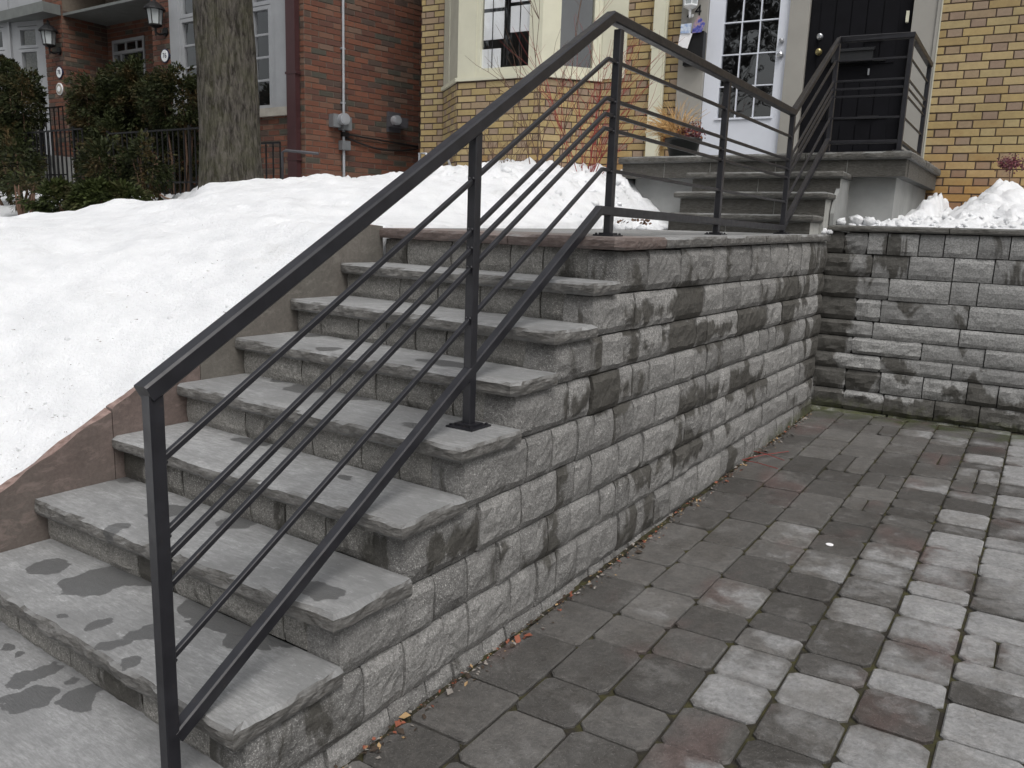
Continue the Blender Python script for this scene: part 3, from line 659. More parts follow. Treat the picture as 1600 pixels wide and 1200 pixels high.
# ------------------------------------------------------------------ iron railing
rail = empty('iron_railing', (-.19, 2.2, 1.37), 'dark painted iron railing climbing from the walkway past the landing to the porch', 'railing')
RX = -.19; P1, P2, P3, P4, P5 = -.09, 1.14, 2.197, 3.58, 4.95
YP = 6.08; XA, XB = -.20, .345; YB = 7.12
c_ = on_y(1310, 62, YP); zpt = 2.985
q5 = Vector((XA, YP, 0)); q6 = Vector((XB, YP, 0)); q7 = Vector((XB, YB, 0))
def post(x, y, z0, z1, w_=.035, az=0, name='post'):
    mb = MB(); c = .003
    pr = [(-1, -1), (1, -1), (1, 1), (-1, 1)]; vs_ = []
    ring = []
    for sx, sy in pr:
        a = [(sx * (w_ / 2 - c), sy * w_ / 2), (sx * w_ / 2, sy * (w_ / 2 - c))]
        if sx * sy < 0: a = a[::-1] if sx > 0 else a[::-1]
        ring += a
    ring.sort(key=lambda q: math.atan2(q[1], q[0]))
    for z in (z0, z1):
        for a, b in ring: vs_.append((x + a, y + b, z))
    mb.add(vs_, [(i, (i + 1) % 8, 8 + (i + 1) % 8, 8 + i) for i in range(8)] + [tuple(reversed(range(8))), tuple(range(8, 16))])
    return mb.build(name, M['iron'], rail)
def plate(x, y, z, s=.055, slope=0):
    mb = MB(); mb.box((x - s, y - s, z - .001), (x + s, y + s, z + .006)); mb.box((x - s * .62, y - s * .62, z + .006), (x + s * .62, y + s * .62, z + .014))
    for a in (-1, 1):
        for b in (-1, 1): mb.lathe([(.006, z + .006), (.006, z + .012), (0, z + .014)], (x + a * s * .78, y + b * s * .78, 0), 8)
    mb.build('base_plate', M['iron'], rail)
rxx = lambda y: -.12 - .07 * max(0, min(1, (y - P1) / (2.118 - P1)))
zt = lambda y: 1.015 + (2.280 - 1.015) * (y - P1) / (2.118 - P1)
post(rxx(P1), P1, 0.0, zt(P1) - .012); post(rxx(P2), P2, TZ[3], zt(P2) - .02); post(RX, P3, 1.37, 2.245); post(RX, P4, 1.395, 2.255); post(RX, P5, 1.42, 2.25)
post(XA, YP, PZ, 2.955); post(XB, YP, PZ, 2.945); post(XB, YB, PZ, 2.915)
plate(rxx(P1), P1, 0.001, .05); plate(rxx(P2), P2, TZ[3], .058); plate(RX, P3, 1.373, .05); plate(RX, P4, 1.399, .05); plate(RX, P5, 1.424, .05)
for x, y in ((XA, YP), (XB, YP), (XB, YB)): plate(x, y, PZ, .045)
def run(pts, w_, h, name):
    mb = MB(); sides = []
    n = len(pts); P_ = [Vector(p) for p in pts]
    for i in range(n):
        d0 = (P_[i] - P_[i - 1]) if i else (P_[1] - P_[0]); d1 = (P_[i + 1] - P_[i]) if i < n - 1 else d0
        d0 = Vector((d0.x, d0.y, 0)).normalized(); d1 = Vector((d1.x, d1.y, 0)).normalized(); t = (d0 + d1).normalized()
        s_ = Vector((t.y, -t.x, 0)); sides.append(s_ / max(.5, t.dot(d0)))
    prof = []
    c = .12 * min(w_, h)
    for sx, sy in ((1, -1), (1, 1), (-1, 1), (-1, -1)):
        prof += [(sx * (w_ / 2 - c), sy * h / 2), (sx * w_ / 2, sy * (h / 2 - c))]
    prof.sort(key=lambda q: math.atan2(q[1], q[0])); k = len(prof); vs_ = []
    for i, p in enumerate(P_):
        d0 = (p - P_[i - 1]).normalized() if i else (P_[1] - p).normalized(); d1 = (P_[i + 1] - p).normalized() if i < n - 1 else d0
        # up direction in the vertical plane of travel, mitred
        def upv(d): hlen = math.hypot(d.x, d.y); return Vector((-d.x / hlen * d.z, -d.y / hlen * d.z, hlen))
        u0, u1 = upv(d0), upv(d1); u = (u0 + u1).normalized(); u = u / max(.5, u.dot(u0))
        for a, b in prof: vs_.append(p + sides[i] * a + u * b)
    fs = [(i * k + j, i * k + (j + 1) % k, (i + 1) * k + (j + 1) % k, (i + 1) * k + j) for i in range(n - 1) for j in range(k)]
    fs += [tuple(reversed(range(k))), tuple(range((n - 1) * k, n * k))]
    mb.add(vs_, fs); return mb.build(name, M['iron'], rail)
run([(rxx(P1), P1 - .020, zt(P1) - .013), (RX, 2.118, 2.28), (RX, P5, 2.272), (XA, YP, zpt), (XB, YP, zpt - .015), (XB, YB + .02, zpt - .045)], .046, .044, 'handrail')
BS = [(.845, 2.112), (.668, 1.952), (.608, 1.889), (.536, 1.829), (.355, 1.658)]
for (a, b) in BS:
    lo = b - .006; dz = b - 2.280
    run([(rxx(P1), P1 + .015, a), (RX, 2.108, b), (RX, P5 - .0, b - .005), (XA, YP - .018, zpt + dz * .98)], .0155, .0155, 'bar')
    run([(XA + .018, YP, zpt + dz * .98), (XB, YP, zpt + dz * .98 - .008), (XB, YB - .018, zpt + dz * .98 - .03)], .014, .014, 'bar')
run([(rxx(P1), P1 + .014, .148), (RX, 2.10, 1.482), (RX, P5, 1.468), (XA, YP - .016, 2.20)], .036, .040, 'bottom_rail')
run([(XA + .018, YP, 2.185), (XB, YP, 2.18), (XB, YB - .018, 2.165)], .030, .026, 'bottom_rail')

wb = MB(); wb.sm = True
for (px_, py_, yy_, zs_) in ((rxx(P1), P1 + .018, 1, [a for a, b in BS] + [.148]), (rxx(P2), P2 - .0175, 1, [a + (b - a) * (P2 - P1) / (2.108 - P1) for a, b in BS]), (RX, P3 - .0175, 1, [b - .0 for a, b in BS] + [1.482]), (RX, P4 - .0175, 1, [b - .003 for a, b in BS]), (RX, P5 - .0175, 1, [b - .005 for a, b in BS])):
    for z_ in zs_:
        for dx_ in (-.008, .008): wb.lathe([(0, -.007), (.006, -.003), (.0065, .002), (0, .007)], (px_ + dx_, py_, z_ - .006), 6)
wb.build('weld_beads', M['iron'], rail, kind='stuff')

# ------------------------------------------------------------------ brick walls
def subtract(iv, a, b):
    out = []
    for x, y in iv:
        if b <= x or a >= y: out.append((x, y)); continue
        if a > x: out.append((x, a))
        if b < y: out.append((b, y))
    return out
def lay(F, s0, s1, z0, z1, holes, bond, rnd_, course=.0755, start=0):
    out = []; z = z0; r = start
    while z < z1 - .01:
        h = course - .010; iv = [(s0, s1)]
        for (a, b, c, d) in holes:
            if c < z + h * .6 and d > z + h * .4: iv = subtract(iv, a, b)
        for (a, b) in iv:
            if bond == 'flemish': x = s0 - .37 + (.185 if r % 2 else 0); i = 0
            else: x = s0 - .23 + (.1125 if r % 2 else 0); i = 0
            while x < b:
                wd = (.245 if i % 2 == 0 else .118) if bond == 'flemish' else .215
                c, d = max(x, a), min(x + wd, b)
                if d - c > .02: out.append((F, c, d, z, z + h, wd < .2))
                x += wd + .010; i += 1
        z += course; r += 1
    return out
def wallsheet(mb, F, s0, s1, z0, z1, holes, n=-.007):
    ss = sorted(set([s0, s1] + [q for h in holes for q in h[:2] if s0 < q < s1])); zz = sorted(set([z0, z1] + [q for h in holes for q in h[2:] if z0 < q < z1]))
    for a, b in zip(ss, ss[1:]):
        for c, d in zip(zz, zz[1:]):
            if any(h[0] <= (a + b) / 2 <= h[1] and h[2] <= (c + d) / 2 <= h[3] for h in holes): continue
            mb.add([F.p(a, n, c), F.p(b, n, c), F.p(b, n, d), F.p(a, n, d)], [(0, 1, 2, 3)])
BR = {}
def brickmesh(w_, h, tone, mat, key):
    k = (key, round(w_, 3), round(h, 4), tone)
    if k not in BR:
        mb = MB(); c = .003; D = .03
        vs_ = [(-w_ / 2, D, -h / 2), (w_ / 2, D, -h / 2), (w_ / 2, D, h / 2), (-w_ / 2, D, h / 2)]
        vs_ += [(sx * w_ / 2, c, sz * h / 2) for sx, sz in ((-1, -1), (1, -1), (1, 1), (-1, 1))]
        vs_ += [(sx * (w_ / 2 - c), 0, sz * (h / 2 - c)) for sx, sz in ((-1, -1), (1, -1), (1, 1), (-1, 1))]
        fs = [(a + i, a + (i + 1) % 4, a + 4 + (i + 1) % 4, a + 4 + i) for a in (0, 4) for i in range(4)] + [(8, 9, 10, 11)]
        mb.add(vs_, fs, 0, tone); BR[k] = mb.mesh('brick', mat)
    return BR[k]
def place_bricks(lst, mat, parent, rnd_, tones, limit=297):
    sc = []
    for b in lst:
        F, s0, s1, z0, z1, hd = b; sc.append((score(F.p(s0, 0, z0), F.p(s1, 0, z0), F.p(s0, 0, z1)), id(b), b))
    sc.sort(key=lambda q: -q[0]); rest = MB()
    for i, (_, _, (F, s0, s1, z0, z1, hd)) in enumerate(sc):
        t = tones(hd); n = (rnd_.random() - .5) * .004
        if i < limit:
            o = bpy.data.objects.new('brick', brickmesh(s1 - s0, z1 - z0, t, mat, mat.name)); COL.objects.link(o)
            o.parent = parent; o.location = F.p((s0 + s1) / 2, n, (z0 + z1) / 2) - Vector(parent.location); o.rotation_euler = (0, 0, F.az)
        else:
            c = .003
            vs_ = [F.p(s0, -.02, z0), F.p(s1, -.02, z0), F.p(s1, -.02, z1), F.p(s0, -.02, z1), F.p(s0 + c, n, z0 + c), F.p(s1 - c, n, z0 + c), F.p(s1 - c, n, z1 - c), F.p(s0 + c, n, z1 - c)]
            rest.add(vs_, [(i_, (i_ + 1) % 4, 4 + (i_ + 1) % 4, 4 + i_) for i_ in range(4)] + [(4, 5, 6, 7)], 0, t)
    rest.build('brick', mat, parent, kind='stuff')
yh = empty('yellow_brick_house', (-1.5, 8.2, 1.4), 'yellow brick house with cream bay window behind the porch', 'house')
yr = random.Random(3)
def ytone(hd): return (yr.choice([5, 6, 7, 6, 5, 4]) + .5) / 8 if hd else (yr.choice([0, 0, 1, 1, 2, 2, 3, 4, 4, 5]) + .5) / 8
def hs_(u, v=200): return HF.hit(u, v)[0]
sL = hs_(657, 150); sB0 = hs_(692, 150); 
pB0 = HF.p(sB0, 0, 0)
def line_hit(u, v, p0, az):
    F = Frame(p0.x, p0.y, az); s, z = F.hit(u, v); return F, s
F1, w1 = line_hit(714, 130, pB0, -38); pB1 = F1.p(w1, 0, 0)
F2, w2 = line_hit(844, 130, pB1, 5.5); pB2 = F2.p(w2, 0, 0)
# third facet runs back to the facade
F3 = Frame(pB2.x, pB2.y, 49); t3 = (HF.o - pB2).dot(HF.nn) / F3.d.dot(HF.nn); w3 = t3; pB3 = F3.p(w3, 0, 0); sB3 = (pB3 - HF.o).dot(HF.d)
print('bay', [round(q, 2) for q in (w1, w2, w3)], pB0, pB1, pB2, pB3, proj((pB3.x, pB3.y, 2.8)))
sP0, sP1 = hs_(1064, 60), hs_(1104, 60); sW0, sW1 = hs_(1104, 60), hs_(1231, 60); sQ1 = hs_(1262, 60); sD1 = hs_(1420, 60); sE1 = hs_(1466, 60)
GZ = 1.35; TOPZ = 4.7
zdoor = PZ + .02
holes = [(sB0, sB3, 1.0, 9), (sP0, sE1, 1.0, 9)]
yb = lay(HF, sL, 4.5, GZ, TOPZ, holes, 'flemish', yr)
zs1 = F2.hit(750, 124)[1]; zs0 = zs1 - .02
print('bay sill z', zs1, [F1.hit(700, 145)[1], F3.hit(930, 122)[1]])
for F, wd in ((F1, w1), (F2, w2), (F3, w3)): yb += lay(F, 0.006, wd - .006, GZ, zs1 - .01, [], 'flemish', yr)
sheet = MB(); wallsheet(sheet, HF, sL, 4.5, 1.0, TOPZ, holes)
for F, wd in ((F1, w1), (F2, w2), (F3, w3)): wallsheet(sheet, F, 0, wd, 1.0, zs1, [])
# end wall of the house, facing the gap, and its back
e0 = HF.p(sL, -.007, 0); e1 = e0 + Vector((-.5, 7, 0))
sheet.add([(e0.x, e0.y, 1), (e1.x, e1.y, 1), (e1.x, e1.y, TOPZ), (e0.x, e0.y, TOPZ)], [(0, 1, 2, 3)])
sheet.build('wall', M['ymortar'], yh)
mb = MB(); f0, f1 = HF.p(sL, -.007, 0), HF.p(4.5, -.007, 0); f2 = f1 + Vector((-.5, 7, 0))
q_ = [(f0.x, f0.y), (f1.x, f1.y), (f2.x, f2.y), (e1.x, e1.y)]
mb.add([(a, b, TOPZ + .002) for a, b in q_] + [(a, b, 7.8) for a, b in q_], [(i, (i + 1) % 4, 4 + (i + 1) % 4, 4 + i) for i in range(4)] + [(4, 5, 6, 7)]); mb.build('upper_wall', M['ybrick'], yh)
place_bricks(yb, M['ybrick'], yh, yr, ytone)
# projecting brick course under the bay sill is shown by a shadow line
# bay window joinery
def window(F, s0, s1, z0, z1, parent, frame_w=.055, mull=(), trans=(), mat='cream', glassmat='glass', depth=.05, n0=-.02, muntin=.012, inner=None, name='window', back='room', sash=.0):
    mb = MB(); fw = frame_w
    mb.box((s0, n0 - depth, z0), (s0 + fw, n0 + .02, z1), F=F); mb.box((s1 - fw, n0 - depth, z0), (s1, n0 + .02, z1), F=F)
    mb.box((s0 + fw, n0 - depth, z0), (s1 - fw, n0 + .018, z0 + fw), F=F); mb.box((s0 + fw, n0 - depth, z1 - fw), (s1 - fw, n0 + .018, z1), F=F)
    fr_ = mb.build(name, M[mat], parent)
    mb = MB(); mb.add([F.p(s0 + fw, n0 - .02, z0 + fw), F.p(s1 - fw, n0 - .02, z0 + fw), F.p(s1 - fw, n0 - .02, z1 - fw), F.p(s0 + fw, n0 - .02, z1 - fw)], [(0, 1, 2, 3)])
    sub(mb, 'pane', M[glassmat], fr_)
    if mull or trans:
        mb = MB()
        for a in mull: mb.box((a - muntin, n0 - .03, z0 + fw), (a + muntin, n0 - .008, z1 - fw), F=F)
        for a in trans: mb.box((s0 + fw, n0 - .031, a - muntin), (s1 - fw, n0 - .009, a + muntin), F=F)
        sub(mb, 'muntins', M[mat], fr_)
    mb = MB(); D = .55
    a, b, c, d = s0 + fw * .5, s1 - fw * .5, z0 + fw * .5, z1 - fw * .5
    P0 = [F.p(a, n0 - .05, c), F.p(b, n0 - .05, c), F.p(b, n0 - .05, d), F.p(a, n0 - .05, d), F.p(a, n0 - D, c), F.p(b, n0 - D, c), F.p(b, n0 - D, d), F.p(a, n0 - D, d)]
    mb.add(P0, [(4, 5, 6, 7), (0, 1, 5, 4), (1, 2, 6, 5), (2, 3, 7, 6), (3, 0, 4, 7)])
    sub(mb, 'interior', M[back], fr_)
    return fr_
def sub(mb, name, mat, par, **k):
    o = bpy.data.objects.new(name, mb.mesh(name, mat)); COL.objects.link(o); o.parent = par
    return tag(o, **k)
BT = 4.6
bay = []
for i, (F, wd, pxs) in enumerate(((F1, w1, None), (F2, w2, (750, 826)), (F3, w3, (876, 928)))):
    mb = MB(); zc = zs1
    # sill and corner boards
    e = .03
    mb.box((-e * .3, -.10, zc - .012), (wd + e * .3, .025, zc + .030), F=F)
    sub_ = mb.build('bay_sill', M['cream'], yh)
    if i == 0:
        mb = MB(); mb.box((0, -.06, zc + .03), (wd, -.004, BT), F=F); mb.box((wd * .40, -.004, zc + .03), (wd * .43, .006, BT), F=F); mb.build('bay_panel', M['creamdark'], yh)
    else:
        a = F.hit(pxs[0], 60)[0]; b = F.hit(pxs[1], 60)[0]; zb = F.hit(780 if i == 1 else 900, 105 if i == 1 else 104)[1]
        mb = MB(); mb.box((.002, -.06, zc + .03), (a - .05, -.002, BT), F=F); mb.build('bay_panel', M['cream'], yh)
        mb = MB(); mb.box((b + .05, -.06, zc + .03), (wd - .002, -.003, BT), F=F); mb.build('bay_panel', M['cream'], yh)
        mb = MB(); mb.box((a - .05, -.06, zc + .03), (b + .05, -.004, zb - .05), F=F); mb.build('bay_panel', M['cream'], yh)
        wn_ = window(F, a - .05, b + .05, zb - .05, BT, yh, .05, n0=-.03)
        wd2 = b - a
        mb = MB()
        if i == 1:   # leaded lines and white sheets hung inside
            for fx in (.22, .47, .53, .78): mb.box((a + wd2 * fx - .004, -.049, zb), (a + wd2 * fx + .004, -.044, BT - .06), F=F)
            sub(mb, 'lead_lines', M['dark'], wn_)
            mb = MB()
            for (fa, fb, za, zb2) in ((.03, .45, .32, .62), (.03, .45, .66, .80), (.58, .97, .38, .66), (.58, .97, .70, .84), (.03, .45, .84, 1.3), (.58, .97, .88, 1.4), (.0, .40, -.05, .22)):
                mb.box((a + wd2 * fa, -.0545, zb + za), (a + wd2 * fb, -.0525, zb + zb2), F=F)
            sub(mb, 'hanging_sheets', M['enamel'], wn_)
        else:
            for fx in (.5,): mb.box((a + wd2 * fx - .003, -.062, zb), (a + wd2 * fx + .003, -.056, BT - .06), F=F)
            for fz in (.9,): mb.box((a, -.063, zb + fz), (b, -.057, zb + fz + .007), F=F)
            sub(mb, 'lead_lines', M['dark'], wn_)
# cream board between the bay and the brick
sC = hs_(980, 60)
if sC > sB3 + .03:
    mb = MB(); mb.box((sB3, -.05, HF.hit(975, 122)[1]), (sC, .012, BT), F=HF); mb.build('bay_panel', M['cream'], yh)
# header boards, pilasters
mb = MB(); mb.box((sP0, -.12, PZ + .003), (sP1, .035, BT), F=HF); mb.build('pilaster', M['pilaster'], yh)
mb = MB(); mb.box((sW1, -.14, PZ + .003), (sQ1, .030, BT), F=HF); mb.build('pilaster', M['pilaster'], yh)
mb = MB(); mb.box((sD1 + .012, -.14, PZ + .003), (sE1, .030, BT), F=HF); mb.box((sE1 - .035, .030, PZ + .003), (sE1 - .004, .045, BT), F=HF); mb.build('pilaster', M['pilaster'], yh)
mb = MB(); mb.box((sE1 - .004, -.05, PZ - .2), (sE1 + .006, .05, BT), F=HF); mb.build('edge_trim', M['creamdark'], yh)
# downspout
a, b = hs_(1019, 120), hs_(1037, 120)
mb = MB(); mb.box((a, .01, PZ + .02), (b, .075, 4.6), F=HF); mb.box((b - .0, .02, PZ + .02), (b + .018, .06, 4.6), F=HF)
for z in (2.5, 3.4): mb.box((a - .012, .008, z), (b + .03, .079, z + .03), F=HF)
mb.build('downspout', M['cream'], yh)
# white door, its foot and threshold
ZD1 = 4.5
zb_ = HF.hit(1160, 224)[1]
wdoor = MB(); a, b = sW0 + .004, sW1 - .004
g0, g1 = HF.hit(1129, 60)[0], HF.hit(1214, 60)[0]; gb = HF.hit(1165, 183)[1]
wdoor.box((a, -.08, PZ + .045), (g0, -.015, ZD1), F=HF); wdoor.box((g1, -.08, PZ + .045), (b, -.015, ZD1), F=HF); wdoor.box((g0, -.08, PZ + .045), (g1, -.017, gb), F=HF)
wdoor.box((g0 - .02, -.014, gb - .02), (g1 + .02, .0, gb), F=HF); wdoor.box((a, -.1, PZ + .004), (b, .02, PZ + .044), F=HF)
wd_ = wdoor.build('door', M['whitedoor'], yh, label='white door with glazed grid')
mb = MB(); mb.add([HF.p(g0, -.05, gb), HF.p(g1, -.05, gb), HF.p(g1, -.05, ZD1), HF.p(g0, -.05, ZD1)], [(0, 1, 2, 3)]); sub(mb, 'pane', M['doorglass'], wd_)
mb = MB()
for k in (1, 2): mb.box((g0 + (g1 - g0) * k / 3 - .006, -.048, gb), (g0 + (g1 - g0) * k / 3 + .006, -.026, ZD1), F=HF)
zz = gb; zm = [HF.hit(1170, v)[1] for v in (133, 83, 32)]; st = (zm[2] - zm[0]) / 2
for z in [zm[0] + st * i for i in range(7)]: mb.box((g0, -.047, z - .006), (g1, -.027, z + .006), F=HF)
sub(mb, 'muntins', M['whitedoor'], wd_)
mb = MB(); mb.box((g0 - .05, -.7, gb - .1), (g1 + .05, -.69, ZD1 + .1), F=HF); mb.box((g0 - .05, -.7, gb - .1), (g0 - .04, -.08, ZD1 + .1), F=HF); mb.box((g1 + .04, -.7, gb - .1), (g1 + .05, -.08, ZD1 + .1), F=HF); mb.box((g0, -.7, gb - .11), (g1, -.08, gb - .1), F=HF); sub(mb, 'interior', M['dark'], wd_)
def knob(F, s, z, n, mat, par, r=.028, name='knob', k2=.6):
    mb = MB(); c = F.p(s, n, z); ax = F.nn
    mb.tube([c, c + ax * .012], r * 1.15, 16); mb.tube([c + ax * .01, c + ax * .03], r * .5, 12); mb.tube([c + ax * .028, c + ax * .036, c + ax * .052, c + ax * .062], [r * .6, r * .95, r * .95, r * .5], 16)
    sub(mb, name, mat, par)
s_, z_ = HF.hit(1219, 86); knob(HF, s_, z_, -.015, M['chrome'], wd_)
s_, z_ = HF.hit(1221, 64); knob(HF, s_, z_, -.015, M['chrome'], wd_, .022, 'deadbolt')
# black door
bd = MB(); a, b = sQ1 + .003, sD1
bd.box((a, -.10, PZ + .06), (b, -.03, ZD1), F=HF)
bdo = bd.build('door', M['blackdoor'], yh, label='black panelled door')
mb = MB(); n_ = 5
for k in range(n_):
    x0 = a + .10 + (b - a - .2) * k / n_; x1 = a + .10 + (b - a - .2) * (k + 1) / n_ - .012
    for (z0, z1) in ((PZ + .14, PZ + .44), (PZ + .50, PZ + .86), (PZ + 1.02, ZD1 - .1)): mb.box((x0, -.03, z0), (x1, -.020, z1), F=HF)
sub(mb, 'panels', M['blackdoor'], bdo)
mb = MB()
for (u0, u1, v) in ((1352, 1382, 60), (1355, 1384, 93), (1340, 1372, 181)):
    p0 = HF.hit(u0, v)[0]; p1, z1 = HF.hit(u1, v); mb.box((p0, -.03, z1 - .008), (p1, .0, z1 + .008), F=HF)
sub(mb, 'ledge', M['black'], bdo)
mb = MB(); mb.box((a + .06, -.03, PZ + .008), (b - .10, .03, PZ + .035), F=HF); mb.build('threshold', M['creamdark'], yh)
mb = MB(); mb.box((a, -.03, PZ + .036), (b - .02, .0, PZ + .06), F=HF); sub(mb, 'sweep', M['black'], bdo)
s_, z_ = HF.hit(1279, 81); knob(HF, s_, z_, -.02, M['brass'], bdo)
s_, z_ = HF.hit(1281, 57); knob(HF, s_, z_, -.02, M['chrome'], bdo, .026, 'deadbolt')
s0_, z0_ = HF.hit(1300, 100); s1_, z1_ = HF.hit(1366, 75)
mb = MB(); mb.box((s0_, -.03, z0_), (s1_, .07, z1_ - .015), F=HF); mb.add([HF.p(s0_ - .01, -.03, z1_ + .02), HF.p(s1_ + .01, -.03, z1_ + .02), HF.p(s1_ + .01, .085, z1_ - .01), HF.p(s0_ - .01, .085, z1_ - .01), HF.p(s0_ - .01, -.03, z1_ - .0), HF.p(s1_ + .01, -.03, z1_ - .0), HF.p(s1_ + .01, .085, z1_ - .03), HF.p(s0_ - .01, .085, z1_ - .03)], [(0, 3, 2, 1), (4, 5, 6, 7), (0, 1, 5, 4), (1, 2, 6, 5), (2, 3, 7, 6), (3, 0, 4, 7)])
o = bpy.data.objects.new('mailbox', mb.mesh('mailbox', M['boxblack'])); COL.objects.link(o); tag(o, 'wide dark metal mailbox hung on the black door', 'mailbox')
# hinge plate on the right jamb
s_, z_ = HF.hit(1418, 27); mb = MB(); mb.box((s_ - .012, .0, z_ - .05), (s_ + .014, .04, z_ + .05), F=HF); mb.build('hinge', M['cream'], yh)
s_, z_ = HF.hit(1357, 112); mb = MB(); mb.box((s_ - .008, -.02, z_ - .03), (s_ + .008, .0, z_ + .03), F=HF); sub(mb, 'keyplate', M['chrome'], bdo)
# house number
def text(body, F, s, z, n, size, mat, name, parent=None, **k):
    cu = bpy.data.curves.new(name, 'FONT'); cu.body = body; cu.size = size; cu.extrude = .002; cu.align_x = 'CENTER'; cu.align_y = 'CENTER'
    o_ = bpy.data.objects.new(name, cu); cu.materials.append(mat); COL.objects.link(o_)
    mw = Matrix.Translation(F.p(s, n, z)) @ Matrix.Rotation(F.az, 4, 'Z') @ Matrix.Rotation(R(90), 4, 'X')
    me = bpy.data.meshes.new_from_object(o_); bpy.data.objects.remove(o_); me.transform(mw)
    o_ = bpy.data.objects.new(name, me); COL.objects.link(o_)
    if parent: o_.parent = parent; o_.matrix_parent_inverse = Matrix.Translation(-Vector(parent.location)) if parent.parent is None else Matrix()
    return tag(o_, **k)
s4, z4 = HF.hit(1091, 17, .04); s7, z7 = HF.hit(1077, 20, .04)
text('4', HF, s4, z4, .040, .155, M['black'], 'house_number', yh); text('7', HF, s7, z7, .040, .155, M['black'], 'house_number', yh)

# mailbox on the pilaster, with papers
s0_, z0_ = HF.hit(1064, 97, .15); s1_, z1_ = HF.hit(1100, 48, .15)
mb = MB(); mb.box((s0_ + .02, .036, z0_), (s1_, .15, z1_), F=HF); mb.box((s0_ + .01, .036, z0_ - .03), (s1_ + .01, .12, z0_), F=HF)
o = bpy.data.objects.new('mailbox', mb.mesh('mailbox', M['black'])); COL.objects.link(o); tag(o, 'black wall mailbox stuffed with papers, left of the white door', 'mailbox')
def sheet_obj(name, pts, mat, label, cat, n_=.18):
    mb = MB(); q = [HF.p(*HF.hit(u, v, n_)[:1], n_, HF.hit(u, v, n_)[1]) for u, v in pts]; k = len(q)
    mid = sum(q, Vector()) / k
    q2 = [p - HF.nn * .002 for p in q]
    mb.add(q + q2, [tuple(range(k)), tuple(reversed(range(k, 2 * k)))] + [(i, k + i, k + (i + 1) % k, (i + 1) % k) for i in range(k)])
    o_ = bpy.data.objects.new(name, mb.mesh(name, mat)); COL.objects.link(o_); tag(o_, label, cat)
m = NT('printed_leaflet_sky', .4); m.col(m.mix(m.ramp(m.noise(30, 4), [(.4, 0), (.6, 1)]), (.32, .42, .62), (.60, .66, .74))); M['fly1'] = m.m
m = NT('printed_leaflet_violet', .4); x = m.ramp(m.noise(22, 4), [(.35, (.04, .03, .13)), (.5, (.08, .10, .42)), (.6, (.42, .30, .26)), (.75, (.16, .11, .24))]); m.col(x); M['fly2'] = m.m
sheet_obj('flyer', [(1059, 72), (1074, 76), (1082, 52), (1078, 51), (1063, 51)], M['white'], 'white folded paper hanging out of the pilaster mailbox', 'flyer', .175)
sheet_obj('flyer', [(1063, 52), (1079, 52), (1081, 36), (1064, 38)], M['fly1'], 'pale blue leaflet in the pilaster mailbox, left of the violet one', 'flyer', .185)
sheet_obj('flyer', [(1081, 52), (1096, 50), (1102, 36), (1092, 24), (1084, 36)], M['fly2'], 'violet blue leaflet sticking up from the pilaster mailbox', 'flyer', .18)

# ------------------------------------------------------------------ wall lanterns
def lantern(F, s, z, sc, mat, gl, label, side=1):
    """centre of the glass at (s,z); arm below to a back plate on the wall"""
    root = empty('wall_lantern', F.p(s, .0, z - .12 * sc), label, 'lantern', 'wall lanterns by the doors')
    c = F.p(s, .14 * sc, z)
    def B(mb, name, mt): mb.build(name, mt, root)
    mb = MB(); mb.lathe([(.07 * sc, -.10 * sc), (.09 * sc, .07 * sc)], c, 6); B(mb, 'glass', gl)
    mb = MB()
    for k in range(6):
        a = k * math.pi / 3
        mb.tube([c + Vector((math.cos(a) * .072 * sc, math.sin(a) * .072 * sc, -.10 * sc)), c + Vector((math.cos(a) * .093 * sc, math.sin(a) * .093 * sc, .07 * sc))], .006 * sc, 5)
    mb.lathe([(.03 * sc, -.14 * sc), (.078 * sc, -.115 * sc), (.078 * sc, -.10 * sc)], c, 6); B(mb, 'cage', mat)
    mb = MB(); mb.lathe([(.125 * sc, .065 * sc), (.12 * sc, .085 * sc), (.06 * sc, .14 * sc), (.02 * sc, .165 * sc), (.012 * sc, .19 * sc), (.016 * sc, .205 * sc), (0, .225 * sc)], c, 12); B(mb, 'roof', mat)
    mb = MB(); mb.tube([c + Vector((0, 0, -.13 * sc)), c + Vector((0, 0, -.19 * sc)), c - F.nn * .05 * sc + Vector((0, 0, -.205 * sc)), F.p(s, .01, z - .17 * sc)], [.014 * sc] * 4, 8)
    mb.lathe([(0, -.235 * sc), (.012 * sc, -.215 * sc), (.008 * sc, -.19 * sc)], c, 8); B(mb, 'arm', mat)
    mb = MB(); q = F.p(s, 0, z - .16 * sc); mb.tube([q, q + F.nn * .02 * sc], .05 * sc, 14); B(mb, 'back_plate', mat)
s_, z_ = HF.hit(1080, -8, .14)
lantern(HF, s_, z_, 1.0, M['enamel'], M['lampglass'], 'white lantern above the house number on the grey pilaster')

# ------------------------------------------------------------------ red brick house
RY0 = 6.56
RF = Frame(0, RY0, 0)
rh = empty('red_brick_house', (-10, 7.2, 1.4), 'red brick house with pale grey windows behind the yews', 'house')
rr = random.Random(4)
def rx(u, v=100, F=RF, n=0): return F.hit(u, v, n)[0]
def rz(u, v, F=RF, n=0): return F.hit(u, v, n)[1]
xc = rx(477, 200); xp0, xp1 = rx(72), rx(101); xr1 = rx(240); xw0, xw1 = rx(269), rx(452)
RT = 5.4; ZS = 1.3
soff = rz(170, 8)
rb_l = []
# side wall
RS = Frame(xc, RY0, 79)
srx = 7.5
rb_l += lay(RS, 0.004, srx, ZS, RT, [], 'running', rr, .0735)
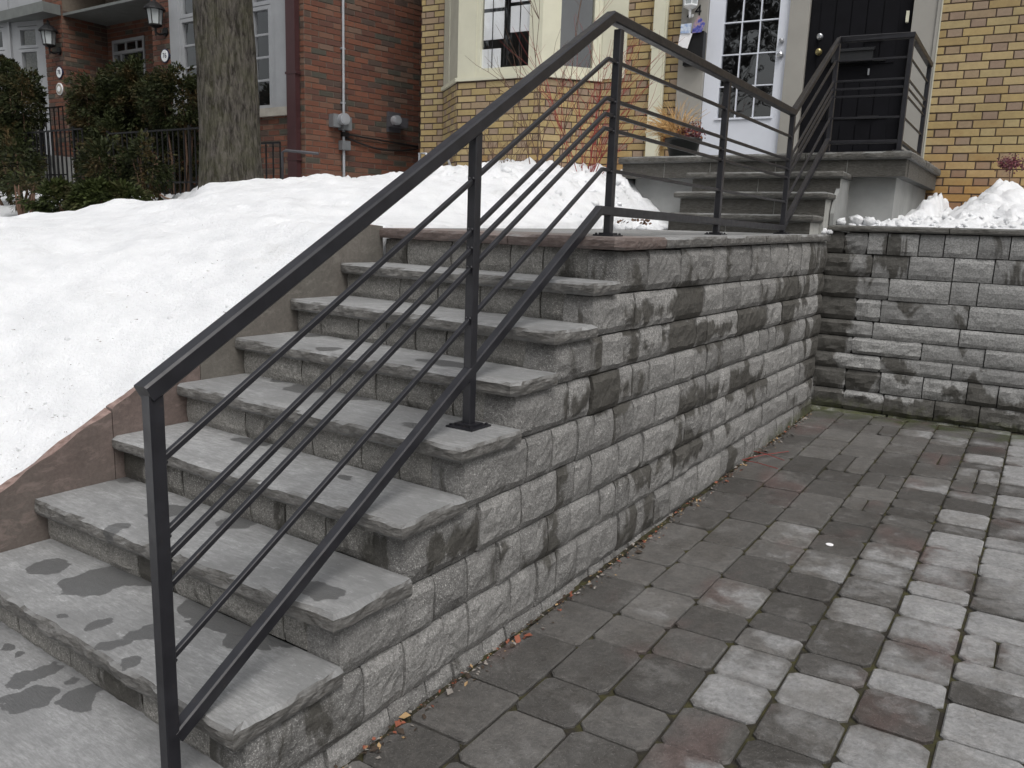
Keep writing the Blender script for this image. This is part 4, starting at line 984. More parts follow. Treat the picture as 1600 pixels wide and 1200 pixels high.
# front strips: right of the bay, between recess and bay, pier
rb_l += lay(RF, xw1, xc - .004, ZS, RT, [], 'running', rr, .0735)
rb_l += lay(RF, xr1, xw0, ZS, RT, [], 'running', rr, .0735)
zsill = rz(430, 169); zsb = rz(430, 182)
rb_l += lay(RF, xw0, xw1, ZS, zsb, [], 'running', rr, .0735)
rb_l += lay(RF, xp0, xp1, ZS, RT, [], 'running', rr, .0735)
RL = Frame(xp1, RY0, 90); rd = .78                 # pier return, faces right
rb_l += lay(RL, .004, rd, ZS, soff + .1, [], 'running', rr, .0735)
RB = Frame(0, RY0 + rd, 0)                          # back wall of the recess
tb0, tb1 = rx(176, 60, RB), rx(226, 60, RB); tz1 = rz(190, 62, RB)
bh = [(tb0, tb1, 0, tz1)]
rb_l += lay(RB, xp1, xr1 + .9, ZS, soff + .1, bh, 'running', rr, .0735)
sh = MB(); wallsheet(sh, RS, 0, srx, 1, RT, []); wallsheet(sh, RF, xw1, xc, 1, RT, []); wallsheet(sh, RF, xr1, xw0, 1, RT, []); wallsheet(sh, RF, xw0, xw1, 1, zsb, []); wallsheet(sh, RF, xp0, xp1, 1, RT, [])
wallsheet(sh, RL, 0, rd, 1, RT, []); wallsheet(sh, RB, xp1 - .1, xr1 + .9, 1, RT, bh)
sh.add([(xr1, RY0 - .0, 1), (xr1, RY0 + rd, 1), (xr1, RY0 + rd, RT), (xr1, RY0, RT)], [(0, 3, 2, 1)])
sh.add([(xp0 - 4, RY0 + rd + .6, 1), (xp0, RY0 + rd + .6, 1), (xp0, RY0 + rd + .6, RT), (xp0 - 4, RY0 + rd + .6, RT)], [(0, 1, 2, 3)])
sh.build('wall', M['rmortar'], rh)
mb = MB(); b1 = RS.p(srx, -.007, 0); q_ = [(xp0 - 4, RY0 + .02), (xc - .01, RY0 + .02), (b1.x, b1.y), (xp0 - 4, b1.y)]
mb.add([(a, b, RT + .002) for a, b in q_] + [(a, b, 8.2) for a, b in q_], [(i, (i + 1) % 4, 4 + (i + 1) % 4, 4 + i) for i in range(4)] + [(4, 5, 6, 7)]); mb.build('upper_wall', M['rbrick'], rh)
def rtone(hd): return (rr.choice([0, 0, 1, 1, 2, 2, 3, 3, 4, 4, 5, 6, 6, 7]) + .5) / 8
place_bricks(rb_l, M['rbrick'], rh, rr, rtone)
mb = MB(); mb.box((xp1 - .0, RY0 + .02, soff), (xr1, RY0 + rd, soff + .04)); mb.box((xp0 - 4.0, RY0 - .30, soff + .0), (xp1, RY0 - .01, soff + .16)); mb.build('soffit', M['soffit'], rh)
# corner downpipe
a, b = rx(456, 150), rx(470, 150)
mb = MB(); mb.box((a, .012, ZS), (b, .09, RT), F=RF)
for z in (2.2, 3.3, 4.3): mb.box((a - .02, .010, z), (b + .02, .095, z + .03), F=RF)
mb.build('downpipe', M['downpipe'], rh)
# bay window (pale grey): flat left board, canted sides, seen both sides of the tree
zh = RT
bx0, bx1 = xw0 + .02, xw1 - .02; bd_ = .42
A0 = Vector((bx0 + .30, RY0, 0)); 
def greywin(F, s0, s1, par, mulls, z_list, zb, zt_, fw=.05, bk='room'):
    return window(F, s0, s1, zb, zt_, par, fw, mull=mulls, trans=z_list, mat='greytrim', n0=-.02, muntin=.014, back=bk)
mb = MB(); mb.box((xw0, -.06, zsill), (rx(283), .02, RT), F=RF); mb.build('window_board', M['greytrim'], rh)
mb = MB(); mb.box((rx(432), -.06, zsill), (xw1, .02, RT), F=RF); mb.build('window_board', M['greytrim'], rh)
mb = MB(); mb.box((xw0 - .03, -.06, zsb), (xw1 + .10, .06, zsill), F=RF); mb.build('window_sill', M['sill'], rh)
zA = rz(300, 25)
a, b = rx(283), rx(372); c1, c2 = rx(393), rx(432)
st = (rz(300, 62) - rz(300, 97))
zt1 = rz(300, 27); zt0 = zt1 - st * 4 - .12
greywin(RF, a, b, rh, [a + (b - a) * .33, a + (b - a) * .62], [zt1 - .06 - st * k for k in (1, 2, 3)], zsill, zt1)
greywin(RF, a, b, rh, [a + (b - a) * .33, a + (b - a) * .62], [], zt1 + .01, RT)
mb = MB(); mb.box((b, -.05, zsill), (c1, .015, RT), F=RF); mb.build('window_board', M['greytrim'], rh)
zt2 = rz(410, 9); st2 = (rz(410, 54) - rz(410, 89)); zmn = [rz(410, v) for v in (53, 89, 125)]
greywin(RF, c1, c2 - .10, rh, [], zmn, zsill, zt2, .05, 'dark'); greywin(RF, c1, c2 - .10, rh, [], [], zt2 + .01, RT, .05, 'dark')
mb = MB(); mb.box((c2 - .10, -.05, zsill), (c2, -.002, RT), F=RF); mb.build('window_board', M['greytrim'], rh)
# transom and door inside the recess
zl = rz(195, 84, RB)
fr_ = window(RB, tb0, tb1, zl, tz1, rh, .05, [tb0 + (tb1 - tb0) * .38, tb0 + (tb1 - tb0) * .72], [], 'greytrim', n0=-.0, muntin=.018, back='dark')
mb = MB(); mb.box((tb0, -.05, ZS), (tb0 + .05, .02, zl - .003), F=RB); mb.box((tb0 + .22, -.05, ZS), (tb0 + .27, .01, zl - .003), F=RB); mb.box((tb1 - .04, -.05, ZS), (tb1, .02, zl - .003), F=RB); dr = mb.build('door', M['greytrim'], rh)
mb = MB(); mb.box((tb0 + .27, -.08, ZS), (tb1 - .04, -.04, zl - .003), F=RB); sub(mb, 'door_leaf', M['dark'], dr); mb = MB(); mb.add([RB.p(tb0 + .05, -.03, ZS), RB.p(tb0 + .22, -.03, ZS), RB.p(tb0 + .22, -.03, zl), RB.p(tb0 + .05, -.03, zl)], [(0, 1, 2, 3)]); sub(mb, 'pane', M['glass'], dr)
# left bay in pale grey
LB = Frame(xp0, RY0, 12)
def lx(u, v=100): return LB.hit(u, v)[0]
s_a, s_b = lx(31), lx(61)
mb = MB(); mb.box((lx(-260), -.12, 1.2), (lx(-40), -.01, RT), F=LB); mb.box((lx(9), -.10, 1.2), (s_a, -.01, RT), F=LB); mb.box((s_b, -.10, 1.2), (0, -.01, RT), F=LB)
mb.box((s_a, -.10, LB.hit(45, 40)[1]), (s_b, -.01, RT), F=LB); mb.box((lx(-40), -.10, LB.hit(0, 42)[1]), (lx(9), -.012, RT), F=LB); mb.box((lx(18), -.01, 1.2), (lx(21), .03, RT), F=LB)
mb.build('bay_panel', M['greytrim'], rh)
z1_ = LB.hit(45, 41)[1]; z0_ = LB.hit(45, 75)[1]
window(LB, s_a, s_b, z0_, z1_, rh, .05, mat='greytrim', n0=-.03, back='curtain'); window(LB, s_a, s_b, 1.5, z0_ - .01, rh, .05, mat='greytrim', n0=-.03, back='curtain')
window(LB, lx(-40), lx(9), LB.hit(3, 78)[1], LB.hit(3, 43)[1], rh, .05, mat='greytrim', n0=-.03, back='room'); window(LB, lx(-40), lx(9), 1.5, LB.hit(3, 79)[1], rh, .05, mat='greytrim', n0=-.03, back='room')
# conduit, meters, cable
s_, z_ = RS.hit(534, 100); mb = MB(); mb.tube([RS.p(s_, .04, 5.3), RS.p(s_, .04, ZS)], .019, 10)
for z in (1.9, 2.4, 3.0, 3.7): mb.box((s_ - .03, .0, z), (s_ + .03, .045, z + .02), F=RS)
tag(mb.build('conduit', M['pipe']), 'pale vertical conduit on the red brick side wall', 'conduit')
mt = empty('electric_meter', RS.p(s_, 0, 2.0), 'grey electric meter with round dial beside the pale conduit', 'meter')
def fb(F, u0, v0, u1, v1, n0, n1, mat, name, par=None, **k):
    a, z1__ = F.hit(u0, v0, n1); b, z0__ = F.hit(u1, v1, n1); mb = MB(); mb.box((a, n0, z0__), (b, n1, z1__), F=F); return mb.build(name, mat, par, **k)
fb(RS, 521, 177, 533, 199, .005, .12, M['box'], 'switch_box', mt); fb(RS, 537, 182, 550, 204, .005, .14, M['box'], 'meter_box', mt)
def mdisc(F, u, v, n, r, par, mat='pipe'):
    s_, z_ = F.hit(u, v, n); c = F.p(s_, n, z_); mb = MB(); d = (F.nn).normalized(); mb.tube([c - d * .06, c + d * .03], r, 18); mb.tube([c + d * .03, c + d * .035], r * .8, 18); mb.build('dial', M[mat], par)
mdisc(RS, 538, 186, .17, .075, mt)
mt2 = empty('electric_meter', RS.hit and RS.p(RS.hit(617, 190)[0], 0, 2.0), 'dark grey meter box with round dial near the yellow house', 'meter')
fb(RS, 607, 174, 626, 208, .005, .05, M['boxdark'], 'back_board', mt2); fb(RS, 616, 182, 638, 200, .051, .20, M['boxdark'], 'meter_box', mt2); mdisc(RS, 620, 188, .22, .065, mt2, 'pipe')
tag(fb(RS, 535, 219, 548, 235, .005, .10, M['box'], 'junction_box'), 'small grey junction box low beside the conduit', 'junction box')
mb = MB(); 
for off, sag in ((0, .0), (.03, .12)):
    pts = []
    a = RS.hit(536, 209, .03); b = RS.hit(653, 229, .03)
    for i in range(15):
        t = i / 14; s_ = a[0] + (b[0] - a[0]) * t; z_ = a[1] + (b[1] - a[1]) * t - sag * math.sin(math.pi * t) * .8 - off; pts.append(RS.p(s_, .03, z_))
    mb.tube(pts, .014, 6)
tag(mb.build('power_cable', M['cable'], smooth=True), 'black cables sagging along the red brick side wall', 'cable')
fb(RS, 537, 206, 546, 214, .005, .08, M['cable'], 'cable_gland', mt)
# lanterns and number plaques
s_, z_ = RF.hit(79, 58, .14); lantern(RF, s_, z_, 1.22, M['black'], M['lampglass'], 'black lantern on the left brick pier, above two round plaques')
s_, z_ = RF.hit(245, 25, .14); lantern(RF, s_, z_, 1.22, M['black'], M['lampglass'], 'black lantern on the brick beside the tall grey window')
def plaque(u, v, num, rim, label):
    s_, z_ = RF.hit(u, v, .02); c = RF.p(s_, .0, z_); r = .085
    root = empty('number_plaque', c, label, 'plaque')
    mb = MB(); mb.tube([c, c + RF.nn * .015], r * 1.18, 24); 
    if rim == 'navy':
        mb.box((s_ - r * 1.45, .0, z_ - .02), (s_ + r * 1.45, .012, z_ + .02), F=RF)
    mb.build('rim', M[rim], root)
    mb = MB(); mb.tube([c + RF.nn * .015, c + RF.nn * .019], r, 24); mb.build('face', M['enamel'] if rim == 'navy' else M['sill'], root)
    if num: text(num, RF, s_, z_, .020, .10, M['navy'], 'number', root)
    else:
        mb = MB(); mb.lathe([(.0, 0)], c, 3) if False else None
        mb.tube([c + RF.nn * .019, c + RF.nn * .024], r * .55, 16); mb.build('relief', M['enamel'], root)
plaque(257, 87, '76', 'navy', 'round number plaque with navy rim, under the lantern by the tall window')
plaque(92, 113, '78', 'navy', 'round number plaque with navy rim, on the left brick pier')
plaque(92, 139, None, 'enamel', 'plain pale round plaque, lowest on the left brick pier')
# side steps of the red house behind the fence
sp = empty('concrete_steps', (rx(90), RY0 - .9, 1.4), 'pale concrete steps behind the black fence at the left brick pier', 'steps')
for k in range(4):
    mb = MB(); x0 = rx(30); x1 = rx(112); mb.box((x0, RY0 - .4 - .28 * k, 1.2), (x1, RY0 - .02 if k == 0 else RY0 - .4 - .28 * (k - 1) - .002, 2.35 - .20 * k)); mb.build('step', M['concrete'], sp)

# ------------------------------------------------------------------ snow
FWD = Vector((RM[0][2], RM[1][2], RM[2][2]))
def piles(x, y, lst):
    h = 0
    for (cx, cy, rx_, ry_, a) in lst:
        q = ((x - cx) / rx_) ** 2 + ((y - cy) / ry_) ** 2
        if q < 9: h += a * math.exp(-q)
    return h
RIDGE = [(-6, 1.80), (-4.46, 1.85), (-4.05, 1.83), (-3.67, 1.80), (-3.42, 1.90), (-3.07, 1.985), (-2.7, 1.95), (-2.44, 1.97), (-2.2, 1.91), (-2.03, 1.87), (-1.9, 1.76), (-1.79, 1.72), (-1.68, 1.60), (-1.5, 1.5)]
def snow_left(x, y):
    if x > -1.598 and y < 2.24: return .0 if y > -.6 else -.2
    d = -(x + 1.6)
    e = min(1.375, max(.02, topline(y))) - .015 if y < 2.24 else 1.384 + .019 * (y - 2)
    p = lerp(y, [(-3, .75), (-1, 1.0), (.5, 1.17), (1.2, 1.27), (1.85, 1.345), (2.26, 1.47), (2.7, 1.575), (3.2, 1.66), (3.6, 1.715), (5, 1.70), (8, 1.72)])
    wd = lerp(y, [(0, 2.4), (1.5, 1.9), (2.5, 1.2), (5, .8)])
    h = e + (max(p, e) - e) * sm(-.05, wd, d) ** .8
    u = (Vector((x, y, 1.4)) - CAM).dot(FWD); pr = 800 + FPX * ((x - CAM.x) * RM[0][0] + (y - CAM.y) * RM[1][0]) / max(.5, u)
    far = sm(330, 250, pr)
    if far > 0:
        z2 = lerp(u, [(6.0, 0), (6.6, -.16), (7.6, -.10), (9.0, .0), (10, .04)])
        tgt = lerp(u, [(6.0, h), (6.7, 1.20), (7.6, 1.20), (8.6, 1.42), (9.8, 1.60), (14, 1.64)])
        if u > 6.0: h = h + (tgt - h) * far
    rg = lerp(x, RIDGE) + .035 * nz(x * 7, y * 3, 1); w_ = sm(3.6, 5.7, y) * sm(9.5, 6.6, y) if x > -5.2 else 0
    w_ *= sm(-5.2, -4.2, x)
    h = h + (rg - h) * w_ ** .8
    big = fr(x, y, 0, 1.1, 3) * .040 + fr(x, y, 5, 3.6, 4) * .026 * (1 + 1.6 * sm(3.2, 4.8, y)); near = sm(.0, .35, d)
    clod = (max(0, nz(x * 7, y * 7, 2)) * .10 + abs(nz(x * 15, y * 15, 4)) * .05 + max(0, nz(x * 30, y * 30, 4)) * .03) * sm(3.4, 4.8, y)
    return h + (big + clod) * near + fr(x, y, 9, 11, 4) * .009
def grid_mesh(name, xs, ys, fn, mat, **k):
    nx, ny = len(xs), len(ys); v = [(x, y, fn(x, y)) for y in ys for x in xs]
    f = [(j * nx + i, j * nx + i + 1, (j + 1) * nx + i + 1, (j + 1) * nx + i) for j in range(ny - 1) for i in range(nx - 1)]
    ring = [i for i in range(nx)] + [j * nx + nx - 1 for j in range(1, ny)] + [(ny - 1) * nx + i for i in range(nx - 2, -1, -1)] + [j * nx for j in range(ny - 2, 0, -1)]
    b0 = len(v); v += [(v[i][0], v[i][1], min(v[i][2] - .05, -.2 if v[i][2] < 1 else 1.0)) for i in ring]; n_ = len(ring)
    f += [(ring[i], b0 + i, b0 + (i + 1) % n_, ring[(i + 1) % n_]) for i in range(n_)]
    me = bpy.data.meshes.new(name); me.from_pydata(v, [], f); me.materials.append(mat); me.polygons.foreach_set('use_smooth', [True] * len(f)); me.update()
    o_ = bpy.data.objects.new(name, me); COL.objects.link(o_); return tag(o_, **k)
xs = []; x = -1.545; st = .028
while x > -17: xs.append(x); x -= st; st = min(.12, st * 1.006)
xs.reverse()
ys_ = []; y = -5.5
while y < 8.6: ys_.append(y); y += .12 if y < -.6 else (.035 if y < 6.5 else .06)
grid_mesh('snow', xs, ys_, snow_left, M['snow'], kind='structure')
grid_mesh('snow', [-1.62 + i * .02 for i in range(20)], [5.12 + i * .02 for i in range(48)], lambda x, y: 1.44 + .12 * sm(5.15, 5.6, y) * sm(-1.25, -1.5, x) + .05 * max(0, nz(x * 16, y * 16, 2)) + .03 * nz(x * 7, y * 7, 4), M['snow'], kind='structure')
RR = [(.3, 1.60), (.42, 1.63), (.47, 1.80), (.53, 1.82), (.58, 1.62), (.73, 1.66), (.82, 1.74), (.93, 1.83), (.99, 1.89), (1.08, 1.89), (1.19, 1.83), (1.5, 1.80), (2.0, 1.9), (4, 1.8)]
RPL = []
def snow_right(x, y):
    h = 1.508 + .05 * (y - 5.8) + piles(x, y, RPL) + .03 * sm(5.93, 6.1, y)
    rg = lerp(x + .06 * nz(x * 5, y * 6, 1), RR) + .05 * nz(x * 7, y * 7, 6); w_ = sm(6.1 + .5 * nz(x * 3, 2), 7.1, y)
    h = h + (rg - h) * w_
    h += fr(x, y, 3, 5, 4) * .04 * sm(5.95, 6.15, y) + (max(0, nz(x * 14, y * 14, 2)) * .06 + max(0, nz(x * 30, y * 30, 4)) * .03) * sm(5.95, 6.1, y)
    return h - .06 * sm(5.97, 5.90, y)
grid_mesh('snow', [.08 + i * .022 for i in range(225)], [5.90 + i * .022 for i in range(100)], snow_right, M['snow'], kind='structure')
# snow clods lying on the landing edge and caps
cr = random.Random(9)
def clod(mb, c, r, seed):
    nlat, nlon = 6, 8; vs_ = []
    for i in range(nlat + 1):
        th = math.pi * i / nlat
        for j in range(nlon):
            ph = 2 * math.pi * j / nlon; d = Vector((math.sin(th) * math.cos(ph), math.sin(th) * math.sin(ph), math.cos(th)))
            q = 1 + .55 * nz(d.x * 1.7 + seed, d.y * 1.7, d.z * 1.7) + .35 * nz(d.x * 4 + seed, d.y * 4, d.z * 4); vs_.append((c[0] + d.x * r * q, c[1] + d.y * r * q, c[2] + d.z * r * q * .75))
    mb.add(vs_, [(i * nlon + j, (i + 1) * nlon + j, (i + 1) * nlon + (j + 1) % nlon, i * nlon + (j + 1) % nlon) for i in range(nlat) for j in range(nlon)])
mb = MB(); mb.sm = True
for (x, y, z, r) in ((-.04, 5.55, 1.46, .035), (.0, 5.58, 1.455, .025), (.03, 5.80, 1.54, .04), (.11, 5.98, 1.56, .05), (.2, 6.0, 1.55, .05)): clod(mb, (x, y, z), r, x * 9 + y)
for i in range(90):
    x = .06 + cr.random() ** 1.3 * .5; y = 5.93 + cr.random() * .3; r_ = .008 + .034 * cr.random() ** 2; clod(mb, (x, y, snow_right(x, y) - .2 * r_), r_, i)
for i in range(60):
    x = .5 + cr.random() * 1.2; y = 5.9 + cr.random() * .5; clod(mb, (x, y, snow_right(x, y) + .003), .008 + .018 * cr.random(), i)
for i in range(170):
    y = 4.2 + cr.random() * 1.6; x = -1.62 - cr.random() * 1.8; r_ = .012 + .035 * cr.random() ** 2; clod(mb, (x, y, snow_left(x, y) - r_ * .35), r_, i)
for i in range(16):
    y = 4.6 + cr.random() * .7; x = -1.58 + cr.random() * .3; clod(mb, (x, y, 1.43), .02 + .035 * cr.random(), i)
for i in range(60):
    y = .2 + cr.random() * 1.6; x = -1.64 - cr.random() ** 2 * .5; clod(mb, (x, y, snow_left(x, y) - .004), .005 + .010 * cr.random() ** 2, i + 5)
tag(mb.build('snow_lumps', M['snow']), 'loose lumps of snow on the banks beside landing and porch', 'snow', kind='stuff')

mb = MB(); rnd_ = random.Random(31)
for i in range(420):
    y = -.6 + rnd_.random() * 2.6; x = -1.62 - abs(rnd_.gauss(0, .35)); 
    if nz(x * 2.5, y * 2.5, 7) < -.02: continue
    s_ = rnd_.uniform(.001, .0035); z = snow_left(x, y) + .002; a = rnd_.random() * 6.28; L_ = s_ * rnd_.choice([1, 1, 1, 6])
    mb.add([(x - s_, y, z), (x + math.cos(a) * L_, y + math.sin(a) * L_, z + .002), (x, y + s_, z), (x, y, z + s_)], [(0, 1, 3), (1, 2, 3), (2, 0, 3)])
tag(mb.build('snow_debris', M['twig']), 'specks of grit and needles on the snow beside the stair', 'grit', kind='stuff')

# ------------------------------------------------------------------ tree trunk
tr = empty('street_tree', (-5.0, 3.85, 1.3), 'thick grey brown tree trunk standing in the snow between railing and red house', 'tree')
def trunk_mesh(c, z0, z1, r0, r1, seg=120, rings=150, lean=(-.13, .05)):
    vs_ = []; fs = []
    for i in range(rings + 1):
        t = i / rings; z = z0 + (z1 - z0) * t
        rr_ = r0 + (r1 - r0) * t + .10 * math.exp(-(z - z0) / .22)
        for k in range(seg):
            a = 2 * math.pi * k / seg; ca, sa = math.cos(a), math.sin(a)
            ridg = 1 - abs(nz(ca * 5.5 * r0 * 4, sa * 5.5 * r0 * 4, z * 1.7)) * 2
            q = rr_ + .012 * ridg + .008 * nz(ca * 26, sa * 26, z * 5) + .02 * nz(ca * 1.3, sa * 1.3, z * .7)
            vs_.append((c[0] + lean[0] * t + q * ca, c[1] + lean[1] * t + q * sa, z))
    fs = [(i * seg + k, i * seg + (k + 1) % seg, (i + 1) * seg + (k + 1) % seg, (i + 1) * seg + k) for i in range(rings) for k in range(seg)]
    mb = MB(); mb.add(vs_, fs); mb.sm = True; return mb
trunk_mesh((-4.98, 3.84), 1.35, 4.6, .275, .225).build('trunk', M['bark'], tr)
def branches(mb, p, d, r, L, depth, rnd_, minr=.004, spread=.55):
    n = 5; pts = [p]; rad = [r]; q = Vector(p); dd = Vector(d).normalized()
    for i in range(n):
        dd = (dd + Vector((rnd_.gauss(0, .12), rnd_.gauss(0, .12), rnd_.gauss(0.03, .08)))).normalized(); q = q + dd * L / n; pts.append(q.copy()); rad.append(max(minr, r * (1 - .45 * (i + 1) / n)))
    mb.tube(pts, rad, 5 if r < .05 else 8, caps=False)
    if depth <= 0: return
    for k in range(rnd_.choice([2, 3, 3, 4])):
        i = rnd_.randint(2, n); nd = (dd + Vector((rnd_.gauss(0, spread), rnd_.gauss(0, spread), rnd_.gauss(.1, spread * .6)))).normalized()
        branches(mb, pts[i], nd, rad[i] * .68, L * rnd_.uniform(.6, .85), depth - 1, rnd_, minr, spread)
mb = MB(); mb.sm = True; tr_r = random.Random(2)
top = Vector((-5.11, 3.89, 4.55))
for k in range(4):
    a = k * 1.6 + .4; branches(mb, top - Vector((0, 0, .15)), (math.cos(a) * .6, math.sin(a) * .6, 1), .13, 1.7, 3, tr_r, .006)
mb.build('crown', M['bark'], tr)

# ------------------------------------------------------------------ evergreens
def spray_shrub(name, blobs, n, seed, mat, label, size=.055, stem=True, cat='shrub', droop=.3):
    rnd_ = random.Random(seed); mb = MB(); base = Vector((blobs[0][0], blobs[0][1], 1.3))
    root = empty(name, base, label, cat)
    tot = sum(b[3] * b[4] * b[5] for b in blobs)
    for (cx, cy, cz, ax, ay, az) in blobs:
        for i in range(int(n * ax * ay * az / tot)):
            while True:
                v = Vector((rnd_.uniform(-1, 1), rnd_.uniform(-1, 1), rnd_.uniform(-1, 1)))
                if v.length < 1: break
            v = v.normalized() * (.35 + .65 * rnd_.random() ** .45)
            lump = 1 + .35 * nz(v.x * 2.2 + seed, v.y * 2.2 + cx, v.z * 2.2 + cz) + .15 * nz(v.x * 6 + seed, v.y * 6, v.z * 6)
            p = Vector((cx + v.x * ax * lump, cy + v.y * ay * lump, cz + v.z * az * lump))
            if nz(p.x * 4.5, p.y * 4.5, p.z * 4.5 + seed) < -.16: continue
            out = Vector((v.x, v.y, v.z * .6 - droop * rnd_.random())).normalized()
            # a small spray: three or four leaflets fanned about the twig
            tone = min(1, max(0, .15 + .5 * (v.length - .3) + .45 * rnd_.random() * (1 if rnd_.random() < .5 else .3)))
            sd_ = out.cross(Vector((rnd_.gauss(0, 1), rnd_.gauss(0, 1), rnd_.gauss(0, 1)))).normalized(); L = size * rnd_.uniform(.7, 1.5)
            for k in (-1, 0, 1):
                d = (out + sd_ * .75 * k + Vector((0, 0, rnd_.gauss(0, .15)))).normalized(); w_ = out.cross(d + Vector((.01, .02, .3))).normalized() * L * .20
                st_ = p + out * (L * .25 if k == 0 else 0)
                mb.add([st_ - w_ * .5, st_ + d * L * .55 - w_, st_ + d * L, st_ + d * L * .6 + w_], [(0, 1, 2, 3)], 0, tone)
    mb.build('foliage', mat, root)
    if stem:
        mb = MB(); mb.sm = True
        for (cx, cy, cz, ax, ay, az) in blobs:
            for k in range(5):
                a = rnd_.random() * 6.3; q = Vector((cx + math.cos(a) * ax * .5, cy + math.sin(a) * ay * .5, cz + az * .4)); b = Vector((cx + math.cos(a) * .06, cy + math.sin(a) * .06, 1.25))
                mb.tube([b, b.lerp(q, .5) + Vector((rnd_.gauss(0, .05), rnd_.gauss(0, .05), 0)), q], [.022, .014, .006], 6)
        mb.build('stem', M['twig'], root, kind='stuff')
    return root
FY = 5.25          # black fence plane
def sb(u0, v0, u1, v1, y, dy):
    p = on_y(u0, v0, y); q = on_y(u1, v1, y); return ((p.x + q.x) / 2, y, (p.z + q.z) / 2, abs(q.x - p.x) / 2, dy, abs(p.z - q.z) / 2)
def sb2(u0, v0, u1, v1, dy, d=8.0):
    p = at_depth(u0, v0, d); q = at_depth(u1, v1, d); return ((p.x + q.x) / 2, (p.y + q.y) / 2, (p.z + q.z) / 2, (q - p).length / 2 * .8, dy, abs(p.z - q.z) / 2)
spray_shrub('yew_shrub', [sb(120, 120, 195, 240, 5.75, .40), sb(165, 105, 250, 215, 5.9, .40), sb(230, 115, 322, 205, 5.8, .40), sb(130, 190, 215, 300, 5.6, .32), sb(215, 185, 315, 290, 5.95, .3), sb2(190, 215, 262, 312, .22, 9.0), sb2(125, 215, 200, 310, .25, 9.2)], 27000, 3, M['yew'], 'large dark yew with brownish tips behind the black fence')
spray_shrub('yew_shrub', [sb(-40, 95, 40, 200, 5.5, .38), sb(5, 110, 66, 215, 5.4, .28), sb(-40, 190, 60, 290, 5.3, .33), sb2(-30, 215, 72, 305, .25, 8.8), sb2(10, 270, 75, 335, .2, 8.2)], 15000, 8, M['yew'], 'tall loose yew at the far left, in front of the grey bay')
spray_shrub('low_juniper', [sb2(55, 287, 125, 340, .28), sb2(100, 286, 205, 338, .3), sb2(150, 290, 235, 330, .25)], 5200, 12, M['yewlow'], 'low spreading evergreen poking out of the snow in front of the fence', size=.05)

# ------------------------------------------------------------------ black iron fence
def fence(name, u0, u1, vtop, vbot, y, step, label, rail2=True, group=None):
    x0 = on_y(u0, 200, y).x; x1 = on_y(u1, 200, y).x; zt_ = on_y((u0 + u1) / 2, vtop, y).z; zb_ = on_y((u0 + u1) / 2, vbot, y).z - .12
    root = empty(name, ((x0 + x1) / 2, y, zb_), label, 'fence', group)
    mb = MB(); mb.box((x0, y - .012, zt_ - .02), (x1, y + .012, zt_)); mb.build('rail', M['black'], root)
    mb = MB(); mb.box((x0, y - .012, zb_ + .20), (x1, y + .012, zb_ + .22)); mb.build('rail', M['black'], root)
    n = max(1, round((x1 - x0) / step)); P0 = None
    for i in range(n + 1):
        x = x0 + (x1 - x0) * i / n; w_ = .013 if i % 8 else .026
        mb = MB(); mb.box((x - w_ / 2, y - w_ / 2 - .0005, zb_), (x + w_ / 2, y + w_ / 2 + .0005, zt_ - .021 if i % 8 else zt_ + .03)); mb.build('picket' if i % 8 else 'post', M['black'], root)
fence('iron_fence', -30, 128, 206, 296, FY, .115, 'black picket fence at the left edge, in front of the concrete steps')
fence('iron_fence', 168, 322, 203, 296, FY, .115, 'black picket fence in front of the large yew')
fence('iron_fence', 404, 437, 222, 300, FY, .115, 'short black picket fence just right of the tree trunk')
fence('stair_rail', 66, 100, 167, 282, RY0 - .55, .13, 'taller black stair rail in front of the left brick pier')
mb = MB(); y = RY0 - .45; a = on_y(441, 292, y); b = on_y(441, 238, y); c = on_y(447, 235, y); d = on_y(497, 240, y)
mb.tube([a, b, c, d], .018, 8); mb.tube([a + Vector((-.12, 0, .03)), a + Vector((.3, 0, .03))], .02, 6); mb.sm = True
tag(mb.build('pipe_handrail', M['boxdark']), 'low grey pipe handrail at the corner of the red house', 'handrail')

# ------------------------------------------------------------------ bare twiggy shrubs by the bay
def twig_shrub(base, n, H, spread, mat, label, seed, r=.006, sub_n=3, lean=(0, 0)):
    rnd_ = random.Random(seed); root = empty('twiggy_shrub', base, label, 'shrub'); mb = MB(); mb.sm = True
    for i in range(n):
        a = rnd_.random() * 6.283; sp_ = spread * rnd_.uniform(.2, 1)
        d = Vector((math.cos(a) * sp_ + lean[0], math.sin(a) * sp_ * .6 + lean[1], 1)).normalized(); L = H * rnd_.uniform(.6, 1.05); p = Vector(base) + Vector((rnd_.gauss(0, .05), rnd_.gauss(0, .04), 0)); pts = [p.copy()]
        for k in range(6): d = (d + Vector((rnd_.gauss(0, .09), rnd_.gauss(0, .07), .02))).normalized(); p = p + d * L / 6; pts.append(p.copy())
        mb.tube(pts, [r * (1 - .75 * k / 6) for k in range(7)], 5, caps=False)
        for j in range(sub_n + 2):
            k = rnd_.randint(2, 5); q = pts[k].copy(); dd = (d + Vector((rnd_.gauss(0, .6), rnd_.gauss(0, .4), rnd_.gauss(.2, .3)))).normalized(); pp = [q.copy()]
            for m_ in range(4): dd = (dd + Vector((rnd_.gauss(0, .15), rnd_.gauss(0, .1), .03))).normalized(); q = q + dd * L * .09; pp.append(q.copy())
            mb.tube(pp, [r * .5, r * .42, r * .35, r * .28, r * .2], 4, caps=False)
            if rnd_.random() < .7:
                q = pp[2].copy(); dd = (dd + Vector((rnd_.gauss(0, .8), rnd_.gauss(0, .4), 0))).normalized(); mb.tube([q, q + dd * L * .07, q + dd * L * .14 + Vector((0, 0, .02))], [r * .3, r * .25, r * .18], 4, caps=False)
    mb.build('stems', mat, root); return root
